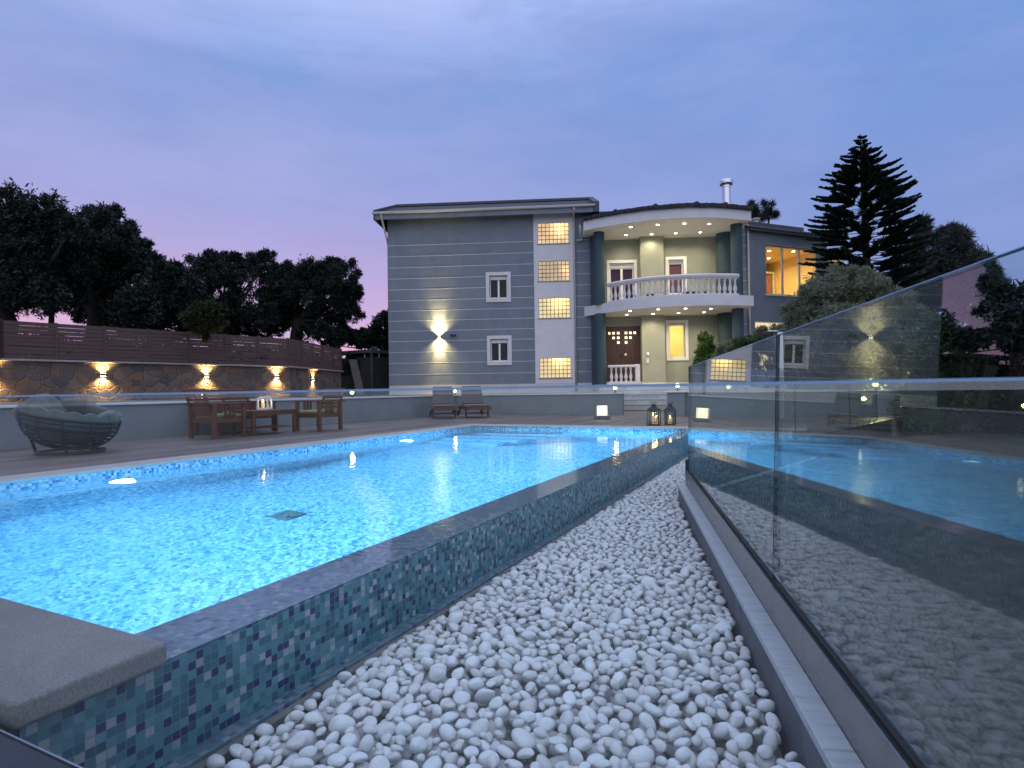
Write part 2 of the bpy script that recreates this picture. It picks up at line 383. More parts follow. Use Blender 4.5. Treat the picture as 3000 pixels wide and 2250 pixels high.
# random stone wall
m, nt, b = new_mat('stone_wall'); c = coords(nt, 'UV')
wob = noise(nt, c, 1.6, 3, .5)
cw = nt.nodes.new('ShaderNodeVectorMath'); cw.operation = 'MULTIPLY_ADD'
wcol = nt.nodes.new('ShaderNodeTexNoise'); nt.links.new(c, wcol.inputs[0]); wcol.inputs['Scale'].default_value = 3.2; wcol.inputs['Detail'].default_value = 5
nt.links.new(wcol.outputs[1], cw.inputs[0]); cw.inputs[1].default_value = (.24, .24, 0); nt.links.new(c, cw.inputs[2])
v1 = nt.nodes.new('ShaderNodeTexVoronoi'); v1.voronoi_dimensions = '2D'; v1.feature = 'F1'; v1.inputs['Scale'].default_value = 3.9; nt.links.new(cw.outputs[0], v1.inputs[0])
v2 = nt.nodes.new('ShaderNodeTexVoronoi'); v2.voronoi_dimensions = '2D'; v2.feature = 'DISTANCE_TO_EDGE'; v2.inputs['Scale'].default_value = 3.9; nt.links.new(cw.outputs[0], v2.inputs[0])
sc_ = nt.nodes.new('ShaderNodeSeparateColor'); nt.links.new(v1.outputs['Color'], sc_.inputs[0])
stone = ramp(nt, sc_.outputs[0], [(0, (.085, .072, .07)), (.25, (.13, .10, .085)), (.42, (.055, .052, .062)), (.58, (.155, .088, .055)), (.72, (.10, .082, .075)), (.86, (.15, .118, .095))], 'CONSTANT')
fine = noise(nt, c, 14, 6, .7)
stone = mix(nt, math_(nt, 'MULTIPLY', fine, .5), stone, (.16, .13, .11))
mort = ramp(nt, v2.outputs['Distance'], [(.0, (1, 1, 1)), (.022, (1, 1, 1)), (.045, (0, 0, 0))])
col = mix(nt, mort, stone, (.20, .165, .135))
hh = math_(nt, 'ADD', math_(nt, 'MULTIPLY', ramp(nt, v2.outputs['Distance'], [(.03, (0, 0, 0)), (.10, (1, 1, 1))]), 1.), math_(nt, 'MULTIPLY', fine, .5))
hh = math_(nt, 'ADD', hh, math_(nt, 'MULTIPLY', sc_.outputs[1], .4))
setb(nt, b, col, .8, normal=bump(nt, hh, 1., .035), spec=.3)
# timbers
def wood(name, dark, light_, rough=.5, sc=(2, 30, 30), spec=.35):
    m, nt, b = new_mat(name); c = coords(nt)
    g = noise(nt, mapping(nt, c, sc), 1.5, 6, .65, .4)
    setb(nt, b, ramp(nt, g, [(.25, dark), (.7, light_)]), rough, normal=bump(nt, g, .15, .002), spec=spec); return m
wood('fence_wood', (.055, .034, .031), (.11, .068, .06), .75, (1.5, 1.5, 26))
wood('acacia', (.07, .021, .010), (.19, .062, .028), .42, (9, 9, 9), .45)
wood('door_wood', (.022, .008, .005), (.065, .024, .013), .4, (45, 45, 1.2), .45)
wood('dark_board', (.035, .030, .026), (.075, .065, .055), .7, (6, 6, 2))
wood('bark', (.018, .014, .012), (.06, .048, .04), .95, (14, 14, 4), .1)
def cloth(name, col, scale=260., var=.12):
    m, nt, b = new_mat(name); c = coords(nt)
    n1 = noise(nt, c, 5, 4, .6); n2 = noise(nt, c, scale, 2, .5)
    setb(nt, b, ramp(nt, n1, [(.3, tuple(x*(1-var) for x in col)), (.7, tuple(x*(1+var) for x in col))]), .95, normal=bump(nt, n2, .25, .002), spec=.15)
    b.inputs['Sheen Weight'].default_value = .25
    return m
cloth('cushion_grey', (.125, .125, .112)); cloth('cushion_green', (.22, .24, .075)); cloth('lounger_cushion', (.12, .095, .09)); cloth('curtain_purple', (.07, .018, .06)); cloth('blind_maroon', (.20, .065, .075))
def leaf(name, c0, c1, c2, rough=.5):
    m, nt, b = new_mat(name); nt.nodes.remove(b); out = nt.nodes['Material Output']
    at_ = nt.nodes.new('ShaderNodeAttribute'); at_.attribute_name = 'tone'
    g = noise(nt, coords(nt), 1.1, 2, .5)
    f = math_(nt, 'ADD', math_(nt, 'MULTIPLY', at_.outputs['Fac'], .6), math_(nt, 'MULTIPLY', g, .4))
    col = ramp(nt, f, [(.2, c0), (.5, c1), (.85, c2)])
    p = nt.nodes.new('ShaderNodeBsdfPrincipled'); nt.links.new(col, p.inputs['Base Color']); p.inputs['Roughness'].default_value = rough; p.inputs['Specular IOR Level'].default_value = .3
    t = nt.nodes.new('ShaderNodeBsdfTranslucent'); nt.links.new(col, t.inputs[0])
    mx = nt.nodes.new('ShaderNodeMixShader'); mx.inputs[0].default_value = .25
    nt.links.new(p.outputs[0], mx.inputs[1]); nt.links.new(t.outputs[0], mx.inputs[2]); nt.links.new(mx.outputs[0], out.inputs[0]); return m
leaf('leaf_olive_dark', (.005, .009, .0075), (.010, .018, .013), (.019, .030, .023))
leaf('leaf_olive', (.085, .105, .065), (.16, .185, .12), (.28, .31, .22))
leaf('leaf_mid', (.025, .045, .018), (.05, .085, .03), (.09, .13, .05))
leaf('leaf_ficus', (.02, .05, .012), (.045, .10, .02), (.10, .17, .04))
leaf('leaf_creeper', (.009, .014, .004), (.019, .026, .006), (.042, .048, .010))
leaf('needle_dark', (.008, .018, .012), (.014, .028, .018), (.025, .045, .026))
leaf('needle_grey', (.02, .028, .026), (.035, .045, .042), (.055, .065, .06))
m, nt, b = new_mat('pebble'); c = coords(nt); oi = nt.nodes.new('ShaderNodeObjectInfo')
cv = nt.nodes.new('ShaderNodeVectorMath'); cv.operation = 'MULTIPLY_ADD'; nt.links.new(oi.outputs['Location'], cv.inputs[0]); cv.inputs[1].default_value = (1, 1, 1); nt.links.new(c, cv.inputs[2])
vv = cv.outputs[0]
n0 = noise(nt, vv, 9, 2, .5); n1 = noise(nt, vv, 45, 5, .65, 1.5); n2 = noise(nt, vv, 26, 3, .6)
cc = ramp(nt, n0, [(.25, (.66, .665, .675)), (.5, (.79, .795, .805)), (.75, (.87, .875, .88))])
cc = mix(nt, math_(nt, 'MULTIPLY', ramp(nt, n1, [(.58, (0, 0, 0)), (.72, (1, 1, 1))]), .35), cc, (.42, .40, .39))
cc = mix(nt, math_(nt, 'MULTIPLY', ramp(nt, n2, [(.6, (0, 0, 0)), (.78, (1, 1, 1))]), .28), cc, (.60, .46, .36))
ps = ramp(nt, nt.nodes.new('ShaderNodeObjectInfo').outputs['Random'], [(0, (.82, .80, .79)), (.5, (1, 1, 1)), (1, (.93, .95, .98))])
cc = mix(nt, 1., cc, ps, 'MULTIPLY')
setb(nt, b, cc, .62, normal=bump(nt, n1, .12, .002), spec=.3)
rough_mat('gravel_base', (.55, .54, .53), .4, 40, .9, 1., 60, .02)
rough_mat('soil', (.035, .033, .028), .5, 3, .95, .6, 40, .02)
rough_mat('ground_dry', (.05, .05, .035), .4, .6, .95, .5, 20, .02)
WARM = (1., .74, .36); WARMW = (1., .84, .55); FLAME = (1., .45, .12)
emit_mat('lamp_warm', (1., .86, .58), 24.); emit_mat('lamp_soft', (1., .80, .45), 4.); emit_mat('bulb_globe', (1., .78, .34), 7.)
emit_mat('flame', (1., .50, .14), 14.); emit_mat('pool_lens', (.80, .97, 1.), 30.); emit_mat('door_light', (1., .86, .50), 1.6)
emit_mat('cube_glow', (1., .80, .42), 1.5)
m, nt, b = new_mat('candle_wax'); setb(nt, b, (.8, .62, .42), .5, emit=(1., .36, .10), emits=.35)
rough_mat('shed_cloth', (.045, .047, .055), .3, 1.5, .85, .1)
rough_mat('keypad_white', (.75, .75, .75), .03, 9, .4, .02)

# ================================================================== SETTING
def world_prism(name, pts, z0, z1, mat, kind='structure', **kw):
    o = MB().prism([(p.x, p.y) for p in pts], z0, z1).build(name, mat, **kw); tag(o, kind=kind); return o
g = MB().add([(-600, -300, -1.75), (600, -300, -1.75), (600, 1200, -1.75), (-600, 1200, -1.75)], [(0, 1, 2, 3)]).build('ground', 'ground_dry'); tag(g, kind='structure')
PA_W = Vector((-11.1, 33.2, 0))
SW0, SW1, SW2 = Vector((-12.6, 14.5, 0)), Vector((-7.75, 20.5, 0)), Vector((-7.45, 29, 0))
SWM = SW0+(SW0-SW1).normalized()*14
# pool deck of brown boards (pool frame, boards run along the pool)
dk = MB()
deck_poly = [(-9.3, -3.5), (-6.06, -3.5), (-6.06, 10.42), (.61, 10.42), (1.277, 12.53), (2.1, 15.2), (-2.75, 15.2), (-2.75, 18.06), (-5.2, 18.06), (-5.2, 15.2), (-9.3, 15.2)]
dk.prism(deck_poly, -1.8, -.012)
tag(dk.build('pool_deck', 'deck_wood', rot=POOLROT), kind='structure')
# floor the photographer stands on
tag(MB().box(-6.5, 1.2, -7, .55, -1.8, -.72).build('walkway', 'dark_board', rot=POOLROT), kind='structure')
# upper terrace behind the retaining walls
tp = [P(-9.45, -6), P(-9.45, 15.42), P(-5.2, 15.42), P(-5.2, 19.8), P(-2.75, 19.8), P(-2.75, 15.42), P(3.4, 15.42), P(8, 22), P(10, 34), Vector((-2, 52, 0)), SW2+Vector((0, 20, 0)), SW2, SW1, SW0, SWM]
world_prism('terrace', tp, -1.8, .55, 'paving')
# rising ground beyond the stone wall and the garden slope on the far side
hp = [SWM+Vector((-.15, .1, 0)), SW0+Vector((-.15, .1, 0)), SW1+Vector((-.2, .1, 0)), SW2+Vector((-.25, 0, 0)), SW2+Vector((-.25, 60, 0)), Vector((-160, 160, 0)), Vector((-160, 0, 0))]
world_prism('hillside', hp, -1.8, 1.45, 'soil')
# planted bed on the far side of the glass
GPp, GDp = Vector((1.61, 5.413, 0)), Vector((sin(radians(10.95)), cos(radians(10.95)), 0)); BTp = (Vector((6.64, 10.7, 0))-GPp).normalized()
gl_ = Vector((GDp.y, -GDp.x, 0)); bl_ = Vector((BTp.y, -BTp.x, 0))
world_prism('garden_bed', [GPp-GDp*9+gl_*.13, GPp+gl_*.13-GDp*.02, GPp+BTp*.12+bl_*.10, GPp+BTp*7.3+bl_*.10, P(3.5, 15.2), P(9, 21.5), Vector((34, 18, 0)), Vector((34, -8, 0))], -1.8, -.30, 'soil')
# steps up to the house
st = MB()
for i in range(5):
    st.box(-5.2, -2.76, 18.06+.345*i, 19.79, .0 if i == 0 else .17+.155*(i-1)+.0, .17+.155*i)
tag(st.build('stairs', 'stair_stone', rot=POOLROT), 'pale stone steps rising from the brown deck to the house porch', 'stairs')
sn = bpy.data.objects['stairs']
nz = MB()
for i in range(5): nz.box(-5.2, -2.76, 18.03+.345*i, 18.10+.345*i, .172+.155*i, .197+.155*i)
nz.build('step_nosing', 'white_cap', sn, bevel=.006)

# retaining walls with white caps
def low_wall(name, label, boxes, caps):
    r = thing(name, label, 'wall', (0, 0, 0), -PA)
    w = MB()
    for b_ in boxes: w.box(*b_)
    w.build('wall_body', 'wall_render', r)
    w = MB()
    for b_ in caps: w.box(*b_)
    w.build('cap', 'white_cap', r, bevel=.006)
    return r
low_wall('retaining_wall', 'long grey rendered low wall with white cap beside the papasan chair and wooden table', [(-9.46, -9.3, -6, 15.2, -.4, .53)], [(-9.50, -9.27, -6, 15.17, .53, .565)])
low_wall('retaining_wall', 'pale grey low wall with white cap between the sun loungers and the stone steps', [(-9.46, -4.19, 15.2, 15.38, -.4, .53)], [(-9.5, -4.17, 15.17, 15.42, .53, .565)])
low_wall('gate_pillar', 'short square pale pillar with white slab top at the foot of the steps', [(-2.98, -2.55, 15.0, 15.38, -.4, .56)], [(-3.04, -2.50, 14.95, 15.43, .56, .60)])
low_wall('retaining_wall', 'grey low wall with white cap running on behind the glass, past the stair pillar', [(-2.55, 3.4, 15.2, 15.38, -.4, .53)], [(-2.50, 3.45, 15.17, 15.42, .53, .565)])

# stone wall with lamps, slatted fence on top
def wall_run(a, b_, z0, z1, th, mb):
    t = (b_-a).normalized(); n = Vector((-t.y, t.x, 0))*th
    L = (b_-a).length; ang = atan2(t.y, t.x)
    m = Matrix.Translation(Vector((a.x, a.y, 0))) @ Matrix.Rotation(ang, 4, 'Z')
    mb.box(0, L, 0, th, z0, z1, m); return L, m
swt = thing('stone_wall', 'rustic wall of irregular brown and slate stones under the slatted fence', 'wall')
def strip_uv_wall(a, b_, z0, z1, th, off):
    """one straight run, its own mesh with UV in metres along the wall"""
    t = (b_-a).normalized(); L = (b_-a).length; ang = atan2(t.y, t.x)
    mb = MB(); nx = 60
    mb.box(0, L, 0, th, z0, z1)
    o = mb.build('stone_face', 'stone_wall', swt, loc=(a.x, a.y, 0), rot=(0, 0, ang))
    for d in o.data.uv_layers[0].data: d.uv = (d.uv[0]+off, d.uv[1])
    c = MB().box(0, L, -.13, th+.02, z1, z1+.05).build('coping', 'coping', swt, loc=(a.x, a.y, 0), rot=(0, 0, ang), bevel=.008)
strip_uv_wall(SWM, SW0, .5, 1.59, .3, 0); strip_uv_wall(SW0+(SW1-SW0)*.0005, SW1, .5, 1.59, .3, 14); strip_uv_wall(SW1+(SW2-SW1)*.0005, SW2-Vector((0, 3.4, 0)), .5, 1.585, .3, 23)

fence = thing('slatted_fence', 'brown wooden fence of horizontal slats standing on the stone wall', 'fence')
def fence_run(a, b_, npan):
    t = (b_-a).normalized(); L = (b_-a).length; ang = atan2(t.y, t.x)
    for i in range(npan):
        x0 = L*i/npan; x1 = L*(i+1)/npan
        mb = MB()
        for k in range(9):
            z = 1.66+k*.105; dz = random.uniform(-.004, .004); y = .03+random.uniform(-.004, .004)
            mb.box(x0+.01, x1-.01, y, y+.022, z+dz, z+dz+.097)
        mb.build('slat_panel', 'fence_wood', fence, loc=(a.x, a.y, 0), rot=(0, 0, ang), bevel=.003)
    for i in range(npan+1):
        x = L*i/npan
        MB().box(x-.035, x+.035, .055, .125, 1.6, 2.62).build('post', 'fence_wood', fence, loc=(a.x, a.y, 0), rot=(0, 0, ang), bevel=.004)
        MB().box(x-.03, x+.03, .012, .028, 1.66, 2.6).build('cover_batten', 'fence_wood', fence, loc=(a.x, a.y, 0), rot=(0, 0, ang))
fence_run(SWM, SW0, 12); fence_run(SW0, SW1, 7); fence_run(SW1, SW2-Vector((0, 3.2, 0)), 5)

# ------------------------------------------------------------------ pool
PBLUE = (.17, .58, 1.)
pool = thing('swimming_pool', 'infinity pool lined with blue mosaic tiles and lit from under the water', 'pool', (0, 0, 0), -PA)
FL = -1.44
b1 = MB(); b1.box(-6.0, -5.76, .72, 10.35, FL-.2, -.032); b1.build('side_wall', 'mosaic_basin', pool)
MB().box(-5.758, -.1, 10.1, 10.35, FL-.2, -.032).build('end_wall', 'mosaic_basin', pool)
MB().box(-5.758, -1.6234, .72, 1.0218, FL-.2, -.087).build('end_wall', 'mosaic_outer', pool)
MB().box(-5.758, -1.893, 1.022, 10.098, FL-.2, FL).build('basin_floor', 'mosaic_basin', pool)
MB().box(-1.891, -1.623, 1.022, 10.098, FL-.2, -.094).build('overflow_wall', 'mosaic_outer', pool)
MB().box(-1.893, -1.625, 1.03, 10.097, -.0935, -.088).build('overflow_rim', 'mosaic_rim', pool, bevel=.002)
MB().box(-1.622, -1.568, .6, 10.09, -.43, -.38).build('gutter_ledge', 'mosaic_rim', pool, bevel=.003)
MB().box(-1.5675, -1.535, .6, 10.09, -.55, -.393).build('gutter_curb', 'concrete', pool, bevel=.004)
MB().box(-6.06, -5.735, 1.052, 10.42, -.031, .002).build('coping', 'coping_pale', pool, bevel=.012, bseg=3)
MB().box(-5.733, .1, 10.075, 10.42, -.031, .002).build('coping', 'coping_pale', pool, bevel=.012, bseg=3)
MB().box(-6.06, -1.585, .69, 1.05, -.086, -.022).build('coping', 'coping', pool, bevel=.013, bseg=4)
# steps in the far corner, white nosings
sb = MB(); nb = MB()
for i in range(4):
    v1 = 9.75-.33*i; z = -.28-.27*i
    u1 = -5.75+2.0-.22*i
    sb.box(-5.757, u1, v1-.33, (10.097 if i == 0 else v1), FL+.001, z)
    nb.box(-5.755, u1+.004, v1-.334, v1-.295, z-.001, z+.004)
stp = sb.build('corner_step', 'mosaic_basin', pool)
nb.build('step_edge', 'white_trim', stp)
# floor drain
dr = MB().box(-4.07, -3.83, 3.55, 3.79, FL+.001, FL+.012)
dr_o = dr.build('drain_grille', 'kerb_render', pool)
db = MB()
for i in range(7): db.box(-4.06+.033*i, -4.042+.033*i, 3.565, 3.775, FL+.0125, FL+.02)
db.build('drain_bar', 'concrete', dr_o)
# underwater lamps
def pool_lamp(u, v, z, du, dv, en, tgt):
    """round lamp on the basin wall; (du, dv) points into the water"""
    m4 = Matrix.Translation(Vector((u, v, z))) @ Vector((du, dv, 0)).to_track_quat('Z', 'Y').to_matrix().to_4x4()
    q = MB().lathe([(.135, 0), (.135, .02), (.11, .03)], n=24); q.v = [tuple(m4 @ Vector(p)) for p in q.v]
    ring = q.build('underwater_lamp', 'brushed_steel', pool)
    q = MB().lathe([(.108, .0305), (.09, .04), (.03, .046)], n=24); q.v = [tuple(m4 @ Vector(p)) for p in q.v]
    q.build('lens', 'pool_lens', ring, smooth=True)
    light('underwater_light', 'SPOT', P(u+du*.125, v+dv*.125, z-.01), en, PBLUE, .06, P(*tgt), 170, .5)
for v, en in ((1.9, 330), (3.35, 2000), (7.75, 2100)): pool_lamp(-5.757, v, -.40, 1, 0, en, (-3.2, v, -1.15))
pool_lamp(-3.6, 1.0222, -.44, 0, 1, 240, (-3.6, 3.5, -1.1))  # added lamp on the near wall, out of sight, to fill the basin
for v, en in ((3.4, 60), (6.2, 130), (9.0, 330)): pool_lamp(-1.8935, v, -.61, -1, 0, en, (-4.2, v, -1.1))  # added lamps hidden on the overflow wall, brightening the water evenly
# water surface
wtr = MB().add([(-5.7585, 1.021, 0), (-1.8935, 1.021, 0), (-1.8935, 10.099, 0), (-5.7585, 10.099, 0)], [(0, 1, 2, 3)]).build('water', 'pool_water', loc=(0, 0, -.091), rot=POOLROT)
tag(wtr, kind='structure')

# ------------------------------------------------------------------ glass balustrades
GA = radians(10.95); GD = Vector((sin(GA), cos(GA), 0)); GP = Vector((1.61, 5.413, 0))
def balustrade(name, label, cat, a, t, panes, z0, z1, tilt=0., parts=None, thick=.012):
    """frame: local x along t, local y to the left of t"""
    r = thing(name, label, cat, (a.x, a.y, z0), atan2(t.y, t.x))
    for x0, x1 in panes:
        q = MB(); c_ = .0028; h = z1-z0
        lo, hi = x0+.002, x1-.002; y0, y1 = -thick/2, thick/2
        f = MB(); f.add([(lo+c_, y0, 0), (hi-c_, y0, 0), (hi-c_, y0, h-c_), (lo+c_, y0, h-c_), (lo+c_, y1, 0), (hi-c_, y1, 0), (hi-c_, y1, h-c_), (lo+c_, y1, h-c_)], [(0, 1, 2, 3), (5, 4, 7, 6)])
        po = f.build('glass_pane', 'pane_glass', r)
        e = MB(); yi0, yi1 = y0+c_, y1-c_
        V = [(lo+c_, y0, 0), (hi-c_, y0, 0), (hi-c_, y0, h-c_), (lo+c_, y0, h-c_), (lo+c_, y1, 0), (hi-c_, y1, 0), (hi-c_, y1, h-c_), (lo+c_, y1, h-c_),
             (lo, yi0, 0), (hi, yi0, 0), (hi, yi0, h), (lo, yi0, h), (lo, yi1, 0), (hi, yi1, 0), (hi, yi1, h), (lo, yi1, h)]
        e.add(V, [(3, 2, 10, 11), (11, 10, 14, 15), (15, 14, 6, 7)])
        e.build('polished_edge', 'glass_edge', po)
        for ff in ([(1, 9, 10, 2), (9, 13, 14, 10), (13, 5, 6, 14)], [(0, 3, 11, 8), (8, 11, 15, 12), (12, 15, 7, 4)]): MB().add(V, ff).build('end_edge', 'glass_end', po)
        po.rotation_euler = (tilt, 0, 0)
    if parts: parts(r)
    return r
def right_base(r):
    L0, L1 = -8.5, 0.0
    MB().box(L0, L1, -.045, .0225, -.11, -.006).build('base_channel', 'dark_channel', r, bevel=.002)
    MB().box(L0, L1, -.009, .009, -.0055, .006).build('gasket', 'black_rubber', r)
    MB().box(L0, L1, .023, .027, -.135, .001).build('cladding_strip', 'metal_cladding', r)
# the kerb under the pane
kr = thing('kerb', 'grey concrete kerb topped with a white marble strip along the pebble bed', 'kerb', (GP.x, GP.y, 0), atan2(GD.y, GD.x))
MB().box(-8.5, -.02, .027, .094, -.8, -.243).build('kerb_body', 'kerb_render', kr)
MB().box(-8.5, -.02, -.12, .0265, -1.8, -.222).build('kerb_core', 'kerb_render', kr)
for i in range(6): MB().box(-8.5+1.42*i+.0015, -8.5+1.42*(i+1)-.0015 if i < 5 else 0, .0272, .101, -.242, -.214).build('marble_strip', 'marble_strip', kr, bevel=.003)
balustrade('glass_balustrade', 'tall frameless glass pane beside the pebbles, reflecting pool and house', 'glass balustrade', GP, GD, [(-3.192, 0), (-6.4, -3.192)], -.086, .864, radians(1.9), right_base)
def front_base(r):
    MB().box(-7, .95, -.045, .045, -.12, -.003).build('base_channel', 'dark_channel', r, bevel=.003)
    MB().box(-7, .95, .0455, .049, -.012, .001).build('steel_trim', 'brushed_steel', r)
    MB().box(-7, .95, -.0485, -.0455, -.03, -.016).build('steel_trim', 'brushed_steel', r)
    MB().box(-7, .95, -.05, .05, -1.0, -.121).build('plinth', 'black_rubber', r)
fp = P(.05, .604)
balustrade('glass_balustrade', 'low glass pane close in front, its blue top edge crossing the whole view', 'glass balustrade', fp, RU, [(-6.5, .60)], -.05, .665, 0., front_base, .014)
def back_base(r):
    MB().box(-.03, 8.2, -.04, .04, -.3, -.004).build('base_channel', 'dark_channel', r, bevel=.003)
bt = (Vector((6.64, 10.7, 0))-GP).normalized()
balustrade('glass_balustrade', 'row of clear glass panes along the deck edge, seen through the big tilted pane', 'glass balustrade', GP+bt*.05, bt, [(0, 2.87), (2.87, 5.43), (5.43, 7.25)], .005, .86, 0., back_base)

# ------------------------------------------------------------------ pebbles
def ico(sub):
    import bmesh
    bm = bmesh.new(); bmesh.ops.create_icosphere(bm, subdivisions=sub, radius=1)
    v = np.array([x.co[:] for x in bm.verts]); f = np.array([[q.index for q in p.verts] for p in bm.faces]); bm.free(); return v, f
V3, F3 = ico(4); V2, F2 = ico(3); V1, F1 = ico(2)
def pebble_shape(V, k):
    r = np.random.default_rng(100+k)
    out = V.copy()
    A = r.normal(size=(7, 3)); A /= np.linalg.norm(A, axis=1)[:, None]
    for a_ in A:
        d = V @ a_; out *= (1+r.uniform(-.13, .13)*np.sign(d)*np.abs(d)**2)[:, None]
    for a_ in A[:3]:                                     # softly flattened facets
        d = out @ a_; lim = r.uniform(.62, .85); over = np.maximum(d-lim, 0); out -= (over*.65)[:, None]*a_
    return out*np.array([1., r.uniform(.62, .90), r.uniform(.42, .66)])
NSH = 16
SH3 = [pebble_shape(V3, k) for k in range(NSH)]; SH2 = [pebble_shape(V2, k) for k in range(NSH)]; SH1 = [pebble_shape(V1, k) for k in range(NSH)]
# bed polygon in world XY: between the gutter curb and the kerb / far balustrade
def in_bed(p):
    u = p.x*RU.x+p.y*RU.y; v = p.x*RV.x+p.y*RV.y
    if u < -1.526 or v < .68 or v > 10.02: return False
    q = p-GP; along = q.dot(GD); side = q.x*(-GD.y)+q.y*GD.x      # positive = left of the pane
    if along < -.02: return side > .118
    q = p-GP; return (q.x*(-bt.y)+q.y*bt.x) > .08
GS = .006; X0, Y0 = -1.4, .1; NX, NY = int(6.6/GS), int(10.4/GS)
HM = np.full((NX, NY), -.465)
def place(n, rmin, rmax, seed, ymax=99):
    r = np.random.default_rng(seed); out = []; tries = 0
    while len(out) < n and tries < n*8:
        tries += 1
        best = None
        for _ in range(12):
            v = .68+9.4*r.random()**1.25; u = -1.52+ (2.1 if v < 2.5 else 1.7)*r.random()
            p = P(u, v)
            if not in_bed(p): continue
            h = HM[int((p.x-X0)/GS), int((p.y-Y0)/GS)]
            if best is None or h < best[0]: best = (h, u, v, p)
        if best is None: continue
        h, u, v, p = best
        a = r.uniform(rmin, rmax); k = r.integers(NSH)
        tilt = r.normal(0, .36, 2); yaw = r.uniform(0, 2*pi)
        M = (Matrix.Rotation(yaw, 3, 'Z') @ Matrix.Rotation(tilt[0], 3, 'X') @ Matrix.Rotation(tilt[1], 3, 'Y'))
        S = (SH1[k]*a) @ np.array(M).T
        ix = ((S[:, 0]+p.x-X0)/GS).astype(int); iy = ((S[:, 1]+p.y-Y0)/GS).astype(int)
        ok = (ix >= 0) & (ix < NX) & (iy >= 0) & (iy < NY)
        if not ok.all(): continue
        low = S[:, 2] < .0
        z = (HM[ix[low], iy[low]]-S[low, 2])
        z = np.sort(z)[-max(2, len(z)//9)]                # rest on a few contacts, settling slightly
        if z > (-.385 if u < -1.44 else -.352): continue
        up = ~low
        # raise the height map over the footprint
        x_, y_, z_ = ix[up], iy[up], S[up, 2]+z
        rr = int(a/GS*.30)+1
        for dx in range(-rr, rr+1):
            for dy in range(-rr, rr+1):
                np.maximum.at(HM, (np.clip(x_+dx, 0, NX-1), np.clip(y_+dy, 0, NY-1)), z_-.0022*(abs(dx)+abs(dy)))
        out.append((p.x, p.y, z, a, k, M))
    return out
pebs = place(3600, .027, .043, 1)+place(5200, .020, .036, 2)+place(7000, .014, .026, 3)
cps = np.array([(p[0], p[1], p[2]+p[3]*.5) for p in pebs])
def in_view(q):
    d = Vector(q)-Vector((0, 0, CAMZ)); y = d.dot(_f)
    if y < .2: return False
    px = 1500+FPX*d.dot(_r)/y; py = 1125-FPX*d.dot(_u)/y
    return -20 < px < 2560 and py < 2290
vis = []
for i, q in enumerate(cps):
    ix, iy = int((q[0]-X0)/GS), int((q[1]-Y0)/GS)
    top = HM[max(ix-1, 0):ix+2, max(iy-1, 0):iy+2].mean()
    if in_view(q) and top-q[2] < .012: vis.append((pebs[i][3]/sqrt(q[0]**2+q[1]**2+1.1**2), i))
vis.sort(reverse=True); near = {i for _, i in vis[:300]}
pm = []
for k in range(NSH):
    me = bpy.data.meshes.new('pebble'); me.from_pydata(SH3[k].tolist(), [], F3.tolist()); me.update()
    me.polygons.foreach_set('use_smooth', [True]*len(me.polygons)); me.materials.append(MATS['pebble']); pm.append(me)
for i in near:
    x, y, z, a, k, M = pebs[i]
    o = bpy.data.objects.new('pebble', pm[k]); COL.objects.link(o)
    o.matrix_world = Matrix.Translation((x, y, z)) @ M.to_4x4() @ Matrix.Scale(a, 4)
    tag(o, 'smooth white pebble lying at the near end of the pebble bed between pool and glass', 'pebble', 'large white pebbles at the near end of the bed')
vv_, ff_, off = [], [], 0
for i, (x, y, z, a, k, M) in enumerate(pebs):
    if i in near: continue
    S, F = (SH2[k], F2) if y < 3.6 else (SH1[k], F1)
    vv_.append(S*a @ np.array(M).T+np.array([x, y, z])); ff_.append(F+off); off += len(S)
VV = np.concatenate(vv_); FF = np.concatenate(ff_)
me = bpy.data.meshes.new('pebbles'); me.vertices.add(len(VV)); me.vertices.foreach_set('co', VV.ravel())
me.loops.add(FF.size); me.loops.foreach_set('vertex_index', FF.ravel()); me.polygons.add(len(FF))
me.polygons.foreach_set('loop_start', np.arange(0, FF.size, 3)); me.update(calc_edges=True)
me.polygons.foreach_set('use_smooth', [True]*len(FF)); me.materials.append(MATS['pebble'])
po = bpy.data.objects.new('pebbles', me); COL.objects.link(po); tag(po, 'bed of white pebbles between the pool wall and the glass', 'pebbles', kind='stuff')
tag(MB().prism([(p.x, p.y) for p in (P(-1.53, .2), P(-1.53, 10.08), P(.65, 10.08), GP+bt*.1, GP-GD*6, P(.4, .2))], -1.8, -.485).build('pebble_bed', 'gravel_base'), kind='structure')

# ================================================================== HOUSE (house frame: x = s, y = -w, z)
villa = thing('villa', 'two storey grey blue villa with curved lit balcony porch and glass block stair tower', 'house', HO, -HA)
def holes_wall(mb, x0, x1, z0, z1, y, holes, depth):
    """front face at y with rectangular holes and reveals going back by depth"""
    xs = sorted({x0, x1, *[h[0] for h in holes], *[h[1] for h in holes]}); zs = sorted({z0, z1, *[h[2] for h in holes], *[h[3] for h in holes]})
    for i in range(len(xs)-1):
        for k in range(len(zs)-1):
            cx, cz = (xs[i]+xs[i+1])/2, (zs[k]+zs[k+1])/2
            if any(h[0] < cx < h[1] and h[2] < cz < h[3] for h in holes): continue
            mb.add([(xs[i], y, zs[k]), (xs[i+1], y, zs[k]), (xs[i+1], y, zs[k+1]), (xs[i], y, zs[k+1])], [(0, 1, 2, 3)])
    for a, b_, c, d in holes:
        e = y+depth
        mb.add([(a, y, c), (b_, y, c), (b_, y, d), (a, y, d), (a, e, c), (b_, e, c), (b_, e, d), (a, e, d)], [(0, 4, 5, 1), (1, 5, 6, 2), (2, 6, 7, 3), (3, 7, 4, 0)])
WIN = [(4.67, 5.49, 4.86, 5.88), (4.68, 5.49, 2.0, 3.0)]
